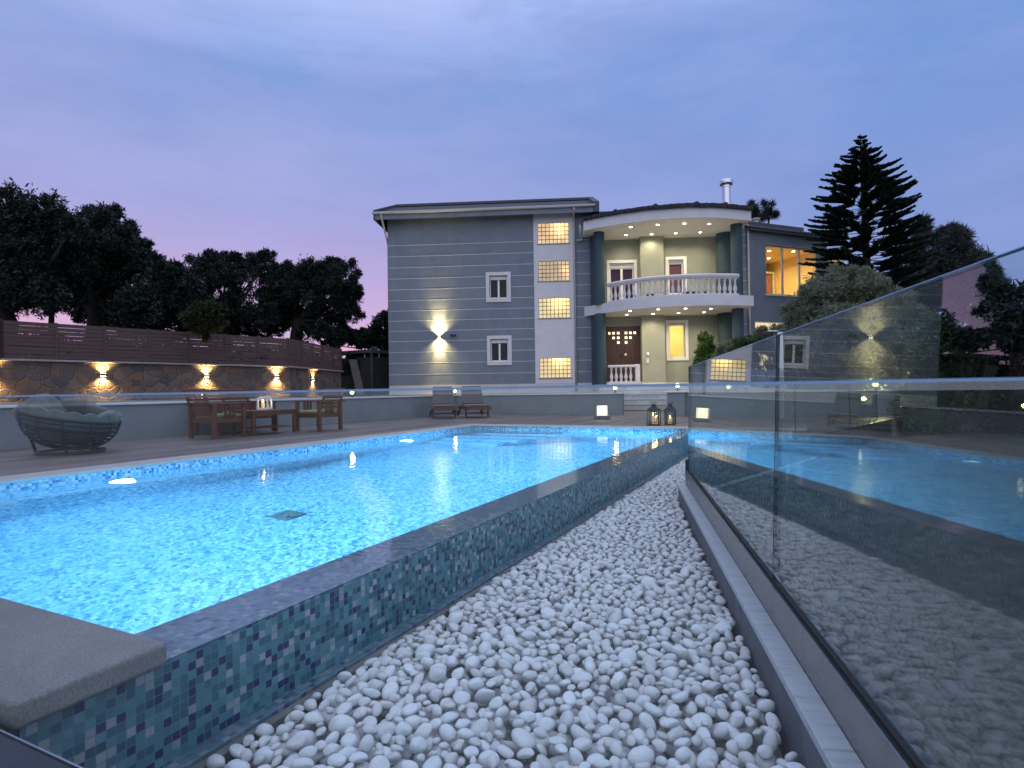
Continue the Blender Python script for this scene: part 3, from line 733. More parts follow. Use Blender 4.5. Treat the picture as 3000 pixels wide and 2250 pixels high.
GBK = [(6.90, 8.29, 7.27, 8.20), (6.90, 8.29, 5.58, 6.48), (6.90, 8.30, 3.91, 4.81), (6.90, 8.30, 1.22, 2.11)]
wl = MB(); holes_wall(wl, 0, 9.30, .97, 8.75, 0, WIN+GBK, .22)
wl.add([(0, 0, .97), (0, 9, .97), (0, 9, 8.75), (0, 0, 8.75), (9.3, 0, .97), (9.3, .62, .97), (9.3, .62, 8.75), (9.3, 0, 8.75), (9.3, 9, 8.75), (9.3, 9, 7), (9.3, .62, 7)], [(0, 3, 2, 1), (4, 5, 6, 7)])
wl.add([(9.3, 9, .55), (0, 9, .55), (0, 9, 8.75), (9.3, 9, 8.75)], [(0, 1, 2, 3)])
wl.add([(9.3, .62, 7.3), (9.3, 9, 7.3), (9.3, 9, 8.75), (9.3, .62, 8.75)], [(0, 1, 2, 3)])
wl.build('main_wall', 'house_blue', villa)
# dark interior boxes behind the openings so nothing shows through
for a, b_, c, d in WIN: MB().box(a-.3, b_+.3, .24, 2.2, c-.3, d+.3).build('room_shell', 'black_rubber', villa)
# plinth of white tiles
MB().box(-.01, 9.31, -.03, .1, .5, .968).build('plinth', 'plinth_tile', villa)
# thin pale joint lines
ln = MB(); blocked = [(6.69, 8.51, 0, 9)]+[(w_[0]-.16, w_[1]+.16, w_[2]-.18, w_[3]+.18) for w_ in WIN]
for z in (7.40, 6.89, 6.38, 5.87, 5.37, 4.87, 4.39, 3.93, 3.46, 2.99, 2.49, 1.99, 1.47):
    segs = [(0.0, 9.3)]
    for a, b_, c, d in blocked:
        if c < z < d: segs = [s for p, q in segs for s in ((p, min(q, a)), (max(p, b_), q)) if s[1]-s[0] > .02]
    for p, q in segs: ln.box(p, q, -.004, .0, z-.011, z+.011)
ln.build('wall_joint', 'house_line', villa)
# white stair tower strip with holes
sp = MB(); holes_wall(sp, 6.70, 8.50, .972, 8.69, -.03, GBK, .03)
sp.add([(6.7, -.03, .972), (6.7, 0, .972), (6.7, 0, 8.69), (6.7, -.03, 8.69)], [(0, 3, 2, 1)]); sp.add([(8.5, -.03, .972), (8.5, 0, .972), (8.5, 0, 8.69), (8.5, -.03, 8.69)], [(0, 1, 2, 3)])
sp.build('tower_panel', 'white_paint', villa)
# glass block windows: staircase light and its hot spot are painted in as glow
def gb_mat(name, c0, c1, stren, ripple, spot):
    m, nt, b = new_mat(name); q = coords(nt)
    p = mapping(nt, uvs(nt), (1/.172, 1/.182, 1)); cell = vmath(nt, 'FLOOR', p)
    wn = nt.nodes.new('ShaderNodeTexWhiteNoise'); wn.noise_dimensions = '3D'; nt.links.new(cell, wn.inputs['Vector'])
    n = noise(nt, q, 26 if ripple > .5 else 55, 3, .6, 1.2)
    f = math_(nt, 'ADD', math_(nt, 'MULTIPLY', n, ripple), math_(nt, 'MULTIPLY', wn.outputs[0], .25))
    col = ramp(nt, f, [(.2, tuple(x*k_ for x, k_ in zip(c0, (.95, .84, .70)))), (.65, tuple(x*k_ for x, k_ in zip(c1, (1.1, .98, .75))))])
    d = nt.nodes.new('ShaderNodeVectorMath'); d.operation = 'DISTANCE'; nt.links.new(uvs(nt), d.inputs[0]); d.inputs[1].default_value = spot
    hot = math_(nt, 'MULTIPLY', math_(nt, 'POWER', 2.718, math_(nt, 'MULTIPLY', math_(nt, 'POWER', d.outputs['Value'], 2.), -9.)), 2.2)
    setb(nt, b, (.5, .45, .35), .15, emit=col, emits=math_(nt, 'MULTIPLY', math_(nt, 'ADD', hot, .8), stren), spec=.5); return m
rough_mat('block_joint', (.12, .095, .065), .1, 20, .8, .1)
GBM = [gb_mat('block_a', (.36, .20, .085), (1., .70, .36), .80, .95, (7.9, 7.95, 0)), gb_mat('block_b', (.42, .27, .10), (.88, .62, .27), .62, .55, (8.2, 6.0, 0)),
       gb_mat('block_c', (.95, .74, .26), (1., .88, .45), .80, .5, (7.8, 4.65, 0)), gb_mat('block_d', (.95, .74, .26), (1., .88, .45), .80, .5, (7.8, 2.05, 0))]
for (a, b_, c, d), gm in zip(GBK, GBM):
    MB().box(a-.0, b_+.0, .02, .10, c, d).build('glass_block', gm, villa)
    bo = bpy.data.objects
    fr = MB()
    nx, nz_ = 8, 5
    for i in range(nx+1):
        x = a+(b_-a)*i/nx; fr.box(x-.012, x+.012, .0, .0198, c, d)
    for k in range(nz_+1):
        z = c+(d-c)*k/nz_; fr.box(a, b_, .002, .0195, z-.012, z+.012)
    fr.build('mortar_grid', 'block_joint', villa)
    MB().box(a-.05, b_+.05, -.06, .02, c-.045, c-.002).build('window_sill', 'coping', villa, bevel=.004)
# two small windows with white surrounds
def frame_ring(mb, a, b_, c, d, t, y0, y1):
    mb.box(a, b_, y0, y1, d-t, d); mb.box(a, b_, y0, y1, c, c+t); mb.box(a, a+t, y0, y1, c+t, d-t); mb.box(b_-t, b_, y0, y1, c+t, d-t)
for a, b_, c, d in WIN:
    q = MB(); frame_ring(q, a-.155, b_+.155, c-.17, d+.17, .155, -.045, -.001)
    w_ = q.build('window', 'white_paint', villa, bevel=.004)
    q = MB(); q.box(a, b_, .10, .16, d-.14, d); q.build('shutter_box', 'white_trim', w_)
    q = MB(); frame_ring(q, a+.01, b_-.01, c+.01, d-.12, .042, .10, .15); mx = (a+b_)/2; q.box(mx-.04, mx+.04, .09, .15, c+.06, d-.19); q.build('sash', 'white_trim', w_, bevel=.003)
    MB().box(a+.05, b_-.05, .12, .128, c+.05, d-.18).build('pane', 'window_glass', w_)
    MB().box(a-.02, b_+.02, -.06, .12, c-.03, c+.008).build('sill', 'white_trim', w_, bevel=.004)
# porch back walls, pilaster, platform, right pier
UWIN = (12.79, 13.46, 4.95, 6.50); UDOOR = (10.14, 11.24, 4.36, 6.42); LWIN = (12.76, 13.48, 2.06, 3.62); LDOOR = (9.95, 11.46, 1.0, 3.52)
pw = MB(); holes_wall(pw, 9.3, 15.8, .85, 7.6, .6, [UWIN, UDOOR, LWIN, LDOOR], .2)
pw.add([(9.3, .0, .85), (9.3, .6, .85), (9.3, .6, 7.6), (9.3, .0, 7.6)], [(0, 1, 2, 3)])
pw.box(11.48, 12.5, .15, .599, .86, 7.55)
pw.build('porch_wall', 'porch_green', villa)
MB().box(15.78, 16.08, 0, 8.9, .5, 7.8).build('pier', 'house_blue', villa)
q = MB()
for z in (7.4, 6.89, 6.38, 5.87, 5.37, 4.87, 3.46, 2.99, 2.49, 1.99): q.box(15.79, 16.06, -.004, 0, z-.011, z+.011)
q.build('wall_joint', 'house_line', villa)
MB().box(9.32, 16.6, -2.9, .6, .3, .85).build('porch_floor', 'stair_stone', villa)
MB().box(11.47, 12.51, .135, .149, .85, .93).build('skirting', 'white_trim', villa)
MB().box(12.5, 15.8, .58, .598, .85, .93).build('skirting', 'white_trim', villa)
# columns
def column(s, w, r, z0, z1, name='column'):
    MB().lathe([(r, z0), (r, z1)], (s, -w, 0), 40).build(name, 'column_teal', villa, smooth=True); smooth_angle(bpy.data.objects[-1] if False else COL.objects[-1])
for z0, z1 in ((.85, 3.952), (4.352, 7.492)):
    column(9.575, .75, .232, z0, z1); column(15.24, 1.3, .232, z0, z1); column(15.2, -.15, .40, z0, z1); column(9.42, .12, .2, z0, z1)
# curved slabs
def catmull(pts, n=10):
    out = []
    for i in range(len(pts)-1):
        p0, p1, p2, p3 = pts[max(i-1, 0)], pts[i], pts[i+1], pts[min(i+2, len(pts)-1)]
        for k in range(n):
            t = k/n
            out.append(tuple(.5*((2*p1[j])+(-p0[j]+p2[j])*t+(2*p0[j]-5*p1[j]+4*p2[j]-p3[j])*t*t+(-p0[j]+3*p1[j]-3*p2[j]+p3[j])*t**3) for j in (0, 1)))
    return out+[tuple(pts[-1])]
ARC1 = catmull([(8.93, 0.03), (9.63, .92), (10.51, 1.80), (11.38, 2.32), (12.3, 2.60), (13.2, 2.68), (14.1, 2.62), (14.9, 2.44), (15.62, 2.14)])
ARC2 = catmull([(8.91, 1.22), (9.63, 1.66), (10.54, 2.10), (11.5, 2.42), (12.5, 2.58), (13.3, 2.58), (14.2, 2.42), (14.9, 2.2), (15.68, 1.86)])
def slab(name, arc, z0, z1, left_y):
    # soffit and fascia are separate finishes
    poly = [(s, -w) for s, w in arc]+[(15.66, .6), (left_y, .6 if left_y > 9.2 else -.001)]
    if left_y <= 9.2: poly = [(s, -w) for s, w in arc]+[(15.66, .599), (9.301, .599), (9.301, -.002), (left_y, -.002)]
    r = MB().prism(poly, z0+.012, z1).build(name, 'white_paint', villa)
    MB().prism([(x+(.012 if i == 0 else 0), y) for i, (x, y) in enumerate(poly)], z0, z0+.0118).build('soffit', 'soffit_paint', r)
    return r
slab1 = slab('balcony_slab', ARC1, 3.95, 4.36, 8.95)
slab2 = slab('canopy_slab', ARC2, 7.49, 7.90, 8.91)
# slab edging strip (pale stone) on the balcony
# canopy roof: dark tiles over the curved edge
rf = MB(); n = len(ARC2)
bk = [(8.9+(15.9-8.9)*i/(n-1), -2.4) for i in range(n)]
V = [(s, -(w+.08), 7.905) for s, w in ARC2]+[(s, -w, 8.75) for s, w in bk]
rf.add(V, [(i, i+1, n+i+1, n+i) for i in range(n-1)])
cr = rf.build('canopy_roof', 'roof_tile', villa)
tl = MB()
for i in range(n-1):
    s0, w0 = ARC2[i]; s1, w1 = ARC2[i+1]; L = sqrt((s1-s0)**2+(w1-w0)**2); mm = max(1, round(L/.21))
    for k in range(mm):
        t = (k+.5)/mm; s, w = s0+(s1-s0)*t, w0+(w1-w0)*t
        b2 = bk[i]; sx_, wx_ = s+(b2[0]-s)*.14, w+(b2[1]-w)*.14
        tl.tube([(s, -(w+.13), 7.955+random.uniform(-.012, .012)), (sx_, -wx_, 8.10)], [.085, .095], 10)
tl.build('eave_tile', 'roof_tile', cr, smooth=False)
for fr_ in (.2, .40, .62, .8):
    i = int(n*fr_); s, w = ARC2[i]; b2 = bk[i]
    MB().tube([(s, -(w+.14), 7.985), (s+(b2[0]-s)*.5, -(w+(b2[1]-w)*.5), 8.40)], [.11, .11], 10).build('ridge_tile', 'roof_tile', cr, smooth=True)
# downlights under both slabs
def downlight(s, w, z):
    d = MB().lathe([(.07, -.012), (.07, .004)], (s, -w, z), 16).build('downlight', 'white_trim', villa)
    MB().lathe([(.062, -.0135), (.062, -.0121)], (s, -w, z), 14).build('lens', 'lamp_warm', d)
    light('downlight_beam', 'SPOT', Hs(s, w, z-.03), 92, WARMW, .04, Hs(s, w, z-2), 150, .85)
for s, w in [(10.84, 1.53), (11.93, 1.72), (13.01, 1.77), (14.06, 1.6), (10.8, .26), (11.92, .25), (12.96, .27), (14.01, .29)]: downlight(s, w, 7.488)
for s, w in [(10.75, 1.57), (11.87, 1.85), (12.96, 1.93), (14.05, 1.69), (10.77, .37), (11.89, .42), (12.98, .48), (14.05, .54)]: downlight(s, w, 3.948)
# balustrades
def along(arc, ins, n):
    """n points evenly along the arc, moved inwards by ins"""
    P_ = np.array(arc); d = np.r_[0, np.cumsum(np.linalg.norm(np.diff(P_, axis=0), axis=1))]
    t = np.linspace(0, d[-1], n); x = np.interp(t, d, P_[:, 0]); y = np.interp(t, d, P_[:, 1])
    tx = np.gradient(x); ty = np.gradient(y); l = np.hypot(tx, ty); return np.c_[x+ty/l*ins, y-tx/l*ins]
BPROF = [(.055, 0), (.055, .05), (.042, .06), (.035, .09), (.062, .15), (.072, .20), (.066, .27), (.045, .36), (.032, .46), (.030, .50), (.044, .53), (.044, .55), (.036, .565), (.052, .59), (.056, .62), (.056, .66)]
def sweep(pts, prof, name, parent):
    """sweep a (out, z) profile along (s, w) points"""
    n = len(pts); tx = np.gradient(pts[:, 0]); ty = np.gradient(pts[:, 1]); l = np.hypot(tx, ty); nx_, ny_ = -ty/l, tx/l
    V = []; m_ = len(prof)
    for i in range(n):
        for o_, z in prof: V.append((pts[i, 0]+nx_[i]*o_, -(pts[i, 1]+ny_[i]*o_), z))
    F = [(i*m_+k, (i+1)*m_+k, (i+1)*m_+(k+1) % m_, i*m_+(k+1) % m_) for i in range(n-1) for k in range(m_)]
    F += [tuple(range(m_)), tuple((n-1)*m_+k for k in range(m_-1, -1, -1))]
    return MB().add(V, F).build(name, 'white_paint', parent)
mid = [p for p in ARC1 if 9.72 < p[0] < 15.12]
bl = sweep(along(mid, .22, 50), [(-.09, 4.361), (.09, 4.361), (.09, 4.44), (-.09, 4.44)], 'balcony_balustrade', villa)
sweep(along(mid, .22, 50), [(-.10, 5.09), (-.075, 5.09), (-.07, 5.06), (.07, 5.06), (.075, 5.09), (.12, 5.12), (.13, 5.20), (.10, 5.235), (-.10, 5.235), (-.13, 5.20), (-.12, 5.12)], 'rail', bl)
bp = along(mid, .22, 25)[:-1]+(along(mid, .22, 25)[1:]-along(mid, .22, 25)[:-1])/2
b0 = MB().lathe([(r, z*.95) for r, z in BPROF], (0, 0, 0), 14).build('baluster', 'white_paint', bl, smooth=True); b0.location = (bp[0][0], -bp[0][1], 4.438); smooth_angle(b0, 50)
for s, w in bp[1:]:
    c = b0.copy(); COL.objects.link(c); c.parent = bl; c.location = (s, -w, 4.438)
lb = MB().box(9.85, 11.2, -1.11, -.91, .851, .99).build('entry_balustrade', 'white_paint', villa, bevel=.006)
q = MB().box(9.85, 11.1, -1.13, -.89, 1.60, 1.70); q.build('rail', 'white_paint', lb, bevel=.02)
MB().box(11.0, 11.2, -1.11, -.91, .9901, 1.72).build('end_post', 'white_paint', lb, bevel=.006)
for i in range(5):
    c = b0.copy(); COL.objects.link(c); c.parent = lb; c.location = (9.99+.205*i, -1.01, .985); c.scale = (1, 1, .99)
# entrance door with lit square panes
MB().box(9.95, 11.46, .60, .66, 1.0, 3.52).build('entry_door', 'door_wood', villa); door = COL.objects[-1]
q = MB(); frame_ring(q, 9.95, 11.46, 1.0, 3.52, .09, .55, .599); q.box(10.69, 10.72, .575, .599, 1.09, 3.43)
for i in range(6): q.box(10.1+.1*i, 10.112+.1*i, .590, .599, 1.1, 2.5); q.box(10.8+.1*i, 10.812+.1*i, .590, .599, 1.1, 2.5)
q.build('door_frame', 'door_wood', door)
q = MB(); sq = .105
for k, xs in enumerate(([10.02, 10.22, 10.43, 10.78, 10.98, 11.18], [10.22, 10.43, 10.78, 10.98], [10.43, 10.78])):
    for x in xs: q.box(x, x+sq, .588, .5985, 3.17-.215*k, 3.17-.215*k+sq)
q.build('lit_pane', 'door_light', door)
m, nt, b = new_mat('brass'); setb(nt, b, (.75, .55, .25), .25, 1.)
MB().box(10.74, 10.85, .54, .589, 2.17, 2.28).build('handle', 'brass', door, bevel=.01)
MB().box(10.56, 10.66, .54, .589, 2.17, 2.28).build('handle', 'black_iron', door, bevel=.01)
MB().box(9.9, 11.5, .3, .6, .851, .999).build('door_step', 'white_cap', villa)
MB().box(11.66, 11.76, .12, .149, 1.82, 2.02).build('intercom', 'keypad_white', villa, bevel=.008)
MB().lathe([(.016, 0), (.016, .01)], (0, 0, 0), 12).build('intercom_eye', 'black_iron', COL.objects[-1], loc=(11.71, .118, 1.98), rot=(pi/2, 0, 0))
MB().lathe([(.07, 0), (.06, .03), (.03, .045)], (0, 0, 0), 16).build('bell_button', 'keypad_white', villa, loc=(11.73, .148, 2.22), rot=(pi/2, 0, 0))
# porch windows
def trim_window(nm, h, fill, mull, fr=.13, roller=.0):
    a, b_, c, d = h
    q = MB(); frame_ring(q, a-fr, b_+fr, c-fr, d+fr, fr, .555, .599); w_ = q.build(nm, 'white_trim', villa, bevel=.004)
    if roller: MB().box(a, b_, .66, .74, d-roller, d).build('shutter_box', 'white_paint', w_)
    q = MB(); frame_ring(q, a+.005, b_-.005, c+.005, d-roller-.002, .055, .70, .76)
    if mull: q.box((a+b_)/2-.055, (a+b_)/2+.055, .695, .76, c+.06, d-roller-.058)
    q.build('sash', 'white_trim', w_, bevel=.003)
    MB().box(a+.055, b_-.055, .722, .73, c+.055, d-roller-.055).build('pane', 'window_glass', w_)
    if fill: MB().box(a, b_, .79, .80, c, d).build('curtain', fill, w_)
    return w_
trim_window('balcony_door', UDOOR, 'curtain_purple', True, .135, .20)
trim_window('balcony_window', UWIN, 'blind_maroon', False, .135, .12)
lw = trim_window('porch_window', LWIN, None, False, .135, .06)
# lit room behind the porch window
m, nt, b = new_mat('lit_room'); setb(nt, b, (.85, .74, .42), .9)
rm = MB(); V = [(12.2, .82, 1.6), (14.6, .82, 1.6), (14.6, 3.4, 1.6), (12.2, 3.4, 1.6), (12.2, .82, 3.9), (14.6, .82, 3.9), (14.6, 3.4, 3.9), (12.2, 3.4, 3.9)]
rm.add(V, [(0, 1, 2, 3), (4, 7, 6, 5), (1, 5, 6, 2), (3, 2, 6, 7), (0, 3, 7, 4)]); rmo = rm.build('lit_room', 'lit_room', villa)
MB().box(12.6, 12.72, 2.6, 2.7, 1.6, 2.75).build('cupboard', 'dark_board', rmo)
MB().box(12.3, 14.0, 1.7, 1.9, 3.66, 3.75).build('ceiling_beam', 'coping', rmo)
light('room_light', 'POINT', Hs(13.4, -2.0, 3.3), 70, (1., .83, .45), .15)
# main roof: single pitch rising away from the eave
ro = MB(); sl = .385
def roof_z(y): return 8.74+(y+.62)*sl
ro.add([(-.40, -.62, 8.74), (9.35, -.62, 8.74), (9.35, 3.2, roof_z(3.2)), (-.40, 3.2, roof_z(3.2))], [(0, 1, 2, 3)])
rf_ = ro.build('main_roof', 'roof_tile', villa)
q = MB(); q.add([(-.42, -.60, 8.45), (9.40, -.60, 8.45), (9.40, .0, 8.70), (-.42, .0, 8.70)], [(0, 3, 2, 1)]); q.box(-.42, 9.40, -.612, -.595, 8.45, 8.735); q.build('fascia', 'house_blue', rf_)
q = MB(); q.add([(-.40, 3.2, roof_z(3.2)), (9.35, 3.2, roof_z(3.2)), (9.35, 9.2, 8.74), (-.40, 9.2, 8.74)], [(0, 1, 2, 3)]); q.build('rear_slope', 'roof_tile', rf_)
def verge(x0, x1, rise, nm):
    q = MB(); V = []
    for x in (x0, x1): V += [(x, -.66, 8.44), (x, -.66, 8.74+rise), (x, 3.2, roof_z(3.2)+rise), (x, 3.2, 8.44)]
    q.add(V, [(0, 1, 2, 3), (7, 6, 5, 4), (0, 4, 5, 1), (1, 5, 6, 2), (3, 2, 6, 7), (0, 3, 7, 4)]); return q.build(nm, 'roof_edge', rf_, bevel=.01)
verge(-.46, -.405, .14, 'verge_board'); verge(9.355, 9.62, .16, 'verge_wall')
MB().box(-.405, 9.355, 3.0, 3.3, roof_z(3.1), roof_z(3.1)+.12).build('ridge_tile', 'roof_edge', rf_)
# gutter and downpipes
q = MB(); prof = [(0, .07), (0, 0), (.03, -.035), (.09, -.035), (.12, 0), (.12, .07), (.105, .07), (.105, .005), (.085, -.02), (.035, -.02), (.015, .005), (.015, .07)]
V = [(x, -.613-o_, 8.71+z) for x in (-.50, 9.44) for o_, z in prof]; k_ = len(prof)
q.add(V, [(i, (i+1) % k_, k_+(i+1) % k_, k_+i) for i in range(k_)]+[tuple(range(k_-1, -1, -1)), tuple(range(k_, 2*k_))]); gt = q.build('gutter', 'gutter_metal', rf_)
MB().tube([(8.52, -.66, 8.68), (8.52, -.62, 8.55), (8.52, -.09, 8.42), (8.52, -.07, 8.3), (8.52, -.07, .6)], .045, 10).build('downpipe', 'gutter_metal', villa, smooth=True)
MB().tube([(-.1, -.66, 8.68), (-.1, -.60, 8.5), (-.05, .18, 7.6), (-.05, .24, 7.4), (-.05, .26, .6)], .045, 10).build('downpipe', 'gutter_metal', villa, smooth=True)
MB().tube([(8.78, -.7, 7.88), (8.78, -.66, 7.55), (8.9, -.07, 7.38), (8.62, -.07, 7.34)], .05, 10).build('downpipe', 'gutter_metal', villa, smooth=True)
MB().tube([(16.12, -.08, 7.8), (16.12, -.08, .6)], .05, 10).build('downpipe', 'gutter_metal', villa, smooth=True)
MB().lathe([(.19, 8.6), (.19, 10.15), (.20, 10.16), (.20, 10.24), (.19, 10.25), (.19, 10.28), (.29, 10.29), (.31, 10.33), (.31, 10.47), (.28, 10.52), (.1, 10.55)], (15.83, 2.0, 0), 24).build('chimney', 'brushed_steel', villa, smooth=True); smooth_angle(COL.objects[-1])
MB().box(9.64, 10.7, 1.2, 2.6, 8.3, 9.0).build('roof_hatch', 'column_teal', villa)
# up and down wall lamp + motion sensor on the facade
def wall_lamp(name, label, pos, nrm, up, dn, e, group=None, size=.09, col=WARM, tight=0):
    """pos on the wall face, nrm pointing away from the wall"""
    r = thing(name, label, 'wall lamp', pos, atan2(nrm.y, nrm.x)-pi/2, group)     # local +y = away from the wall
    MB().box(-size, size, .0, .11, -.035, .035).build('lamp_body', 'black_iron', r, bevel=.008)
    MB().box(-size*.7, size*.7, .025, .09, .0352, .039).build('lens', 'lamp_warm', r)
    MB().box(-size*.7, size*.7, .025, .09, -.039, -.0352).build('lens', 'lamp_warm', r)
    p = Vector(pos)+nrm*(.12 if tight else .075)
    for sgn, L in ((1, up), (-1, dn)):
        if L: light('lamp_beam', 'SPOT', p+Vector((0, 0, .05*sgn)), e*L, col, .02, p+Vector((0, 0, sgn))-nrm*.2, 126, 1.)
        if L and tight: light('lamp_beam', 'SPOT', p+Vector((0, 0, .05*sgn)), tight*L, col, .02, p+Vector((0, 0, sgn))-nrm*.16, 50, 1.)
    return r
wall_lamp('wall_lamp', 'black up and down lamp glowing on the grey blue house wall', Hs(2.35, .0, 3.18), HN, 1., .8, 520, col=(1., .76, .32), tight=1100)
q = MB().box(2.86, 2.94, -.1, -.001, 3.18, 3.28); q.lathe([(.04, 0), (.05, .05), (.03, .09)], (2.96, -.10, 3.16), 12); sn_ = q.build('motion_sensor', 'black_iron', villa, bevel=.006)
MB().lathe([(.045, 0), (.05, .06), (.02, .09)], (3.08, -.08, 3.18), 12).build('sensor_head', 'black_iron', sn_)
# ------------------------------------------------ right wing (turned 22 deg away), frame x along the wall, y behind it
WA = atan2(.375, .927); W0 = Vector((10.44, 25.77, 0))
wing = thing('house_wing', 'side wing of the villa with a wide lit picture window, behind the tall pine', 'house', W0, WA)
UW = (1.04, 4.17, 4.80, 7.02); LWN = (.35, 4.3, 1.3, 3.58)
q = MB(); holes_wall(q, 0, 4.82, .4, 7.68, 0, [UW, LWN], .12)
q.add([(4.82, 0, .4), (4.82, 6, .4), (4.82, 6, 7.68), (4.82, 0, 7.68)], [(0, 1, 2, 3)])
q.add([(0, 7, .4), (4.82, 7, .4), (4.82, 7, 7.68), (0, 7, 7.68)], [(0, 3, 2, 1)])
q.build('wing_wall', 'house_blue', wing)
q = MB(); q.box(4.83, 6.6, .5, 5, .4, 7.3); q.build('rear_block', 'porch_green', wing)
light('corner_light', 'SPOT', W0+Vector((cos(WA), sin(WA), 0))*5.5-Vector((-sin(WA), cos(WA), 0))*.15+Vector((0, 0, 7.3)), 120, (1., .55, .22), .05, W0+Vector((cos(WA), sin(WA), 0))*5.6+Vector((-sin(WA), cos(WA), 0))*.6+Vector((0, 0, 6.2)), 110)
# window with three lights
q = MB(); a, b_, c, d = UW
frame_ring(q, a, b_, c, d, .05, .02, .08)
for x in (a+1.02, a+2.06): q.box(x-.04, x+.04, .02, .08, c+.05, d-.05)
pwf = q.build('picture_window', 'gutter_metal', wing)
MB().box(a+.05, b_-.05, .045, .053, c+.05, d-.05).build('pane', 'window_glass', pwf)
MB().box(a-.05, b_+.05, -.06, .02, c-.05, c-.003).build('sill', 'white_cap', pwf, bevel=.004)
MB().box(a-.05, b_+.05, -.05, .02, d+.003, d+.05).build('lintel', 'coping', pwf)
rough_mat('room_cream', (.80, .62, .30), .03, 2, .9, .02); rough_mat('room_rose', (.36, .17, .13), .05, 2, .9, .02); rough_mat('room_olive', (.20, .15, .07), .05, 2, .9, .02)
q = MB(); V = [(.3, .13, 4.45), (4.75, .13, 4.45), (4.75, 5.5, 4.45), (.3, 5.5, 4.45), (.3, .13, 7.1), (4.75, .13, 7.1), (4.75, 5.5, 7.1), (.3, 5.5, 7.1)]
q.add(V, [(0, 1, 2, 3), (4, 7, 6, 5), (1, 5, 6, 2), (0, 3, 7, 4)]); lr = q.build('living_room', 'room_cream', wing)
q = MB(); q.add([(.3, 5.49, 4.45), (4.75, 5.49, 4.45), (4.75, 5.49, 7.1), (.3, 5.49, 7.1)], [(0, 1, 2, 3)]); q.build('back_wall', 'room_olive', lr)
MB().box(1.9, 2.95, 3.2, 5.4, 4.46, 6.5).build('inner_wall', 'room_rose', lr)
q = MB(); frame_ring(q, 3.35, 4.7, 4.47, 6.6, .09, 3.0, 3.08); q.box(3.98, 4.06, 3.0, 3.08, 4.56, 6.5); q.build('inner_doorway', 'white_trim', lr)
MB().box(3.44, 4.62, 3.1, 3.12, 4.5, 6.5).build('door_leaf', 'room_rose', lr)
MB().box(2.2, 2.5, 3.17, 3.199, 4.85, 5.0).build('picture', 'white_trim', lr)
for x, y in ((1.4, .9), (2.4, 1.1), (3.6, .8), (1.9, 2.2), (1.3, 3.4), (3.6, 2.3)):
    MB().lathe([(.06, 0), (.06, .01)], (x, y, 7.085), 14).build('ceiling_spot', 'lamp_warm', lr)
    light('room_spot', 'SPOT', W0+Vector((cos(WA), sin(WA), 0))*x+Vector((-sin(WA), cos(WA), 0))*y+Vector((0, 0, 7.05)), 125, (1., .70, .30), .06, W0+Vector((cos(WA), sin(WA), 0))*x+Vector((-sin(WA), cos(WA), 0))*y+Vector((0, 0, 4.5)), 165, .9)
# lower window, brightly lit
m, nt, b = new_mat('lit_curtain'); q_ = coords(nt)
f_ = noise(nt, mapping(nt, q_, (9, 1, .3)), 2.5, 3, .6); setb(nt, b, (.8, .7, .5), .9, emit=ramp(nt, f_, [(.3, (.75, .50, .18)), (.7, (1., .78, .36))]), emits=.95)
a, b_, c, d = LWN
q = MB(); frame_ring(q, a, b_, c, d, .05, .02, .08); q.box(2.3, 2.36, .02, .08, c+.05, d-.05); lwf = q.build('garden_window', 'white_trim', wing)
MB().box(a, b_, .105, .118, c, d).build('lit_blind', 'lit_curtain', lwf)
# wing roof
q = MB(); q.add([(-.1, -.25, 7.62), (5.1, -.25, 7.62), (5.1, 1.3, 8.25), (-.1, 1.3, 8.25)], [(0, 1, 2, 3)]); q.add([(-.1, 1.3, 8.25), (5.1, 1.3, 8.25), (5.1, 7, 7.6), (-.1, 7, 7.6)], [(0, 1, 2, 3)])
wr = q.build('wing_roof', 'roof_tile', wing)
q = MB()
for i in range(23): q.tube([(-.05+.225*i, -.27, 7.64), (-.05+.225*i, .3, 7.88)], .055, 8)
q.build('eave_tile', 'roof_tile', wr)
MB().box(-.1, 4.7, 1.15, 1.5, 8.22, 8.42).build('ridge_tile', 'roof_edge', wr)
MB().lathe([(.15, 8.3), (.15, 8.62), (.2, 8.63), (.2, 8.7)], (2.0, 1.5, 0), 16).build('vent_pipe', 'gutter_metal', wr)
MB().box(-.1, 5.1, -.24, -.02, 7.55, 7.615).build('eave_board', 'roof_edge', wr)
MB().tube([(4.85, -.3, 7.6), (4.7, -.1, 7.3), (4.7, -.06, 7.1), (4.7, -.06, .6)], .05, 10).build('downpipe', 'gutter_metal', wing, smooth=True)

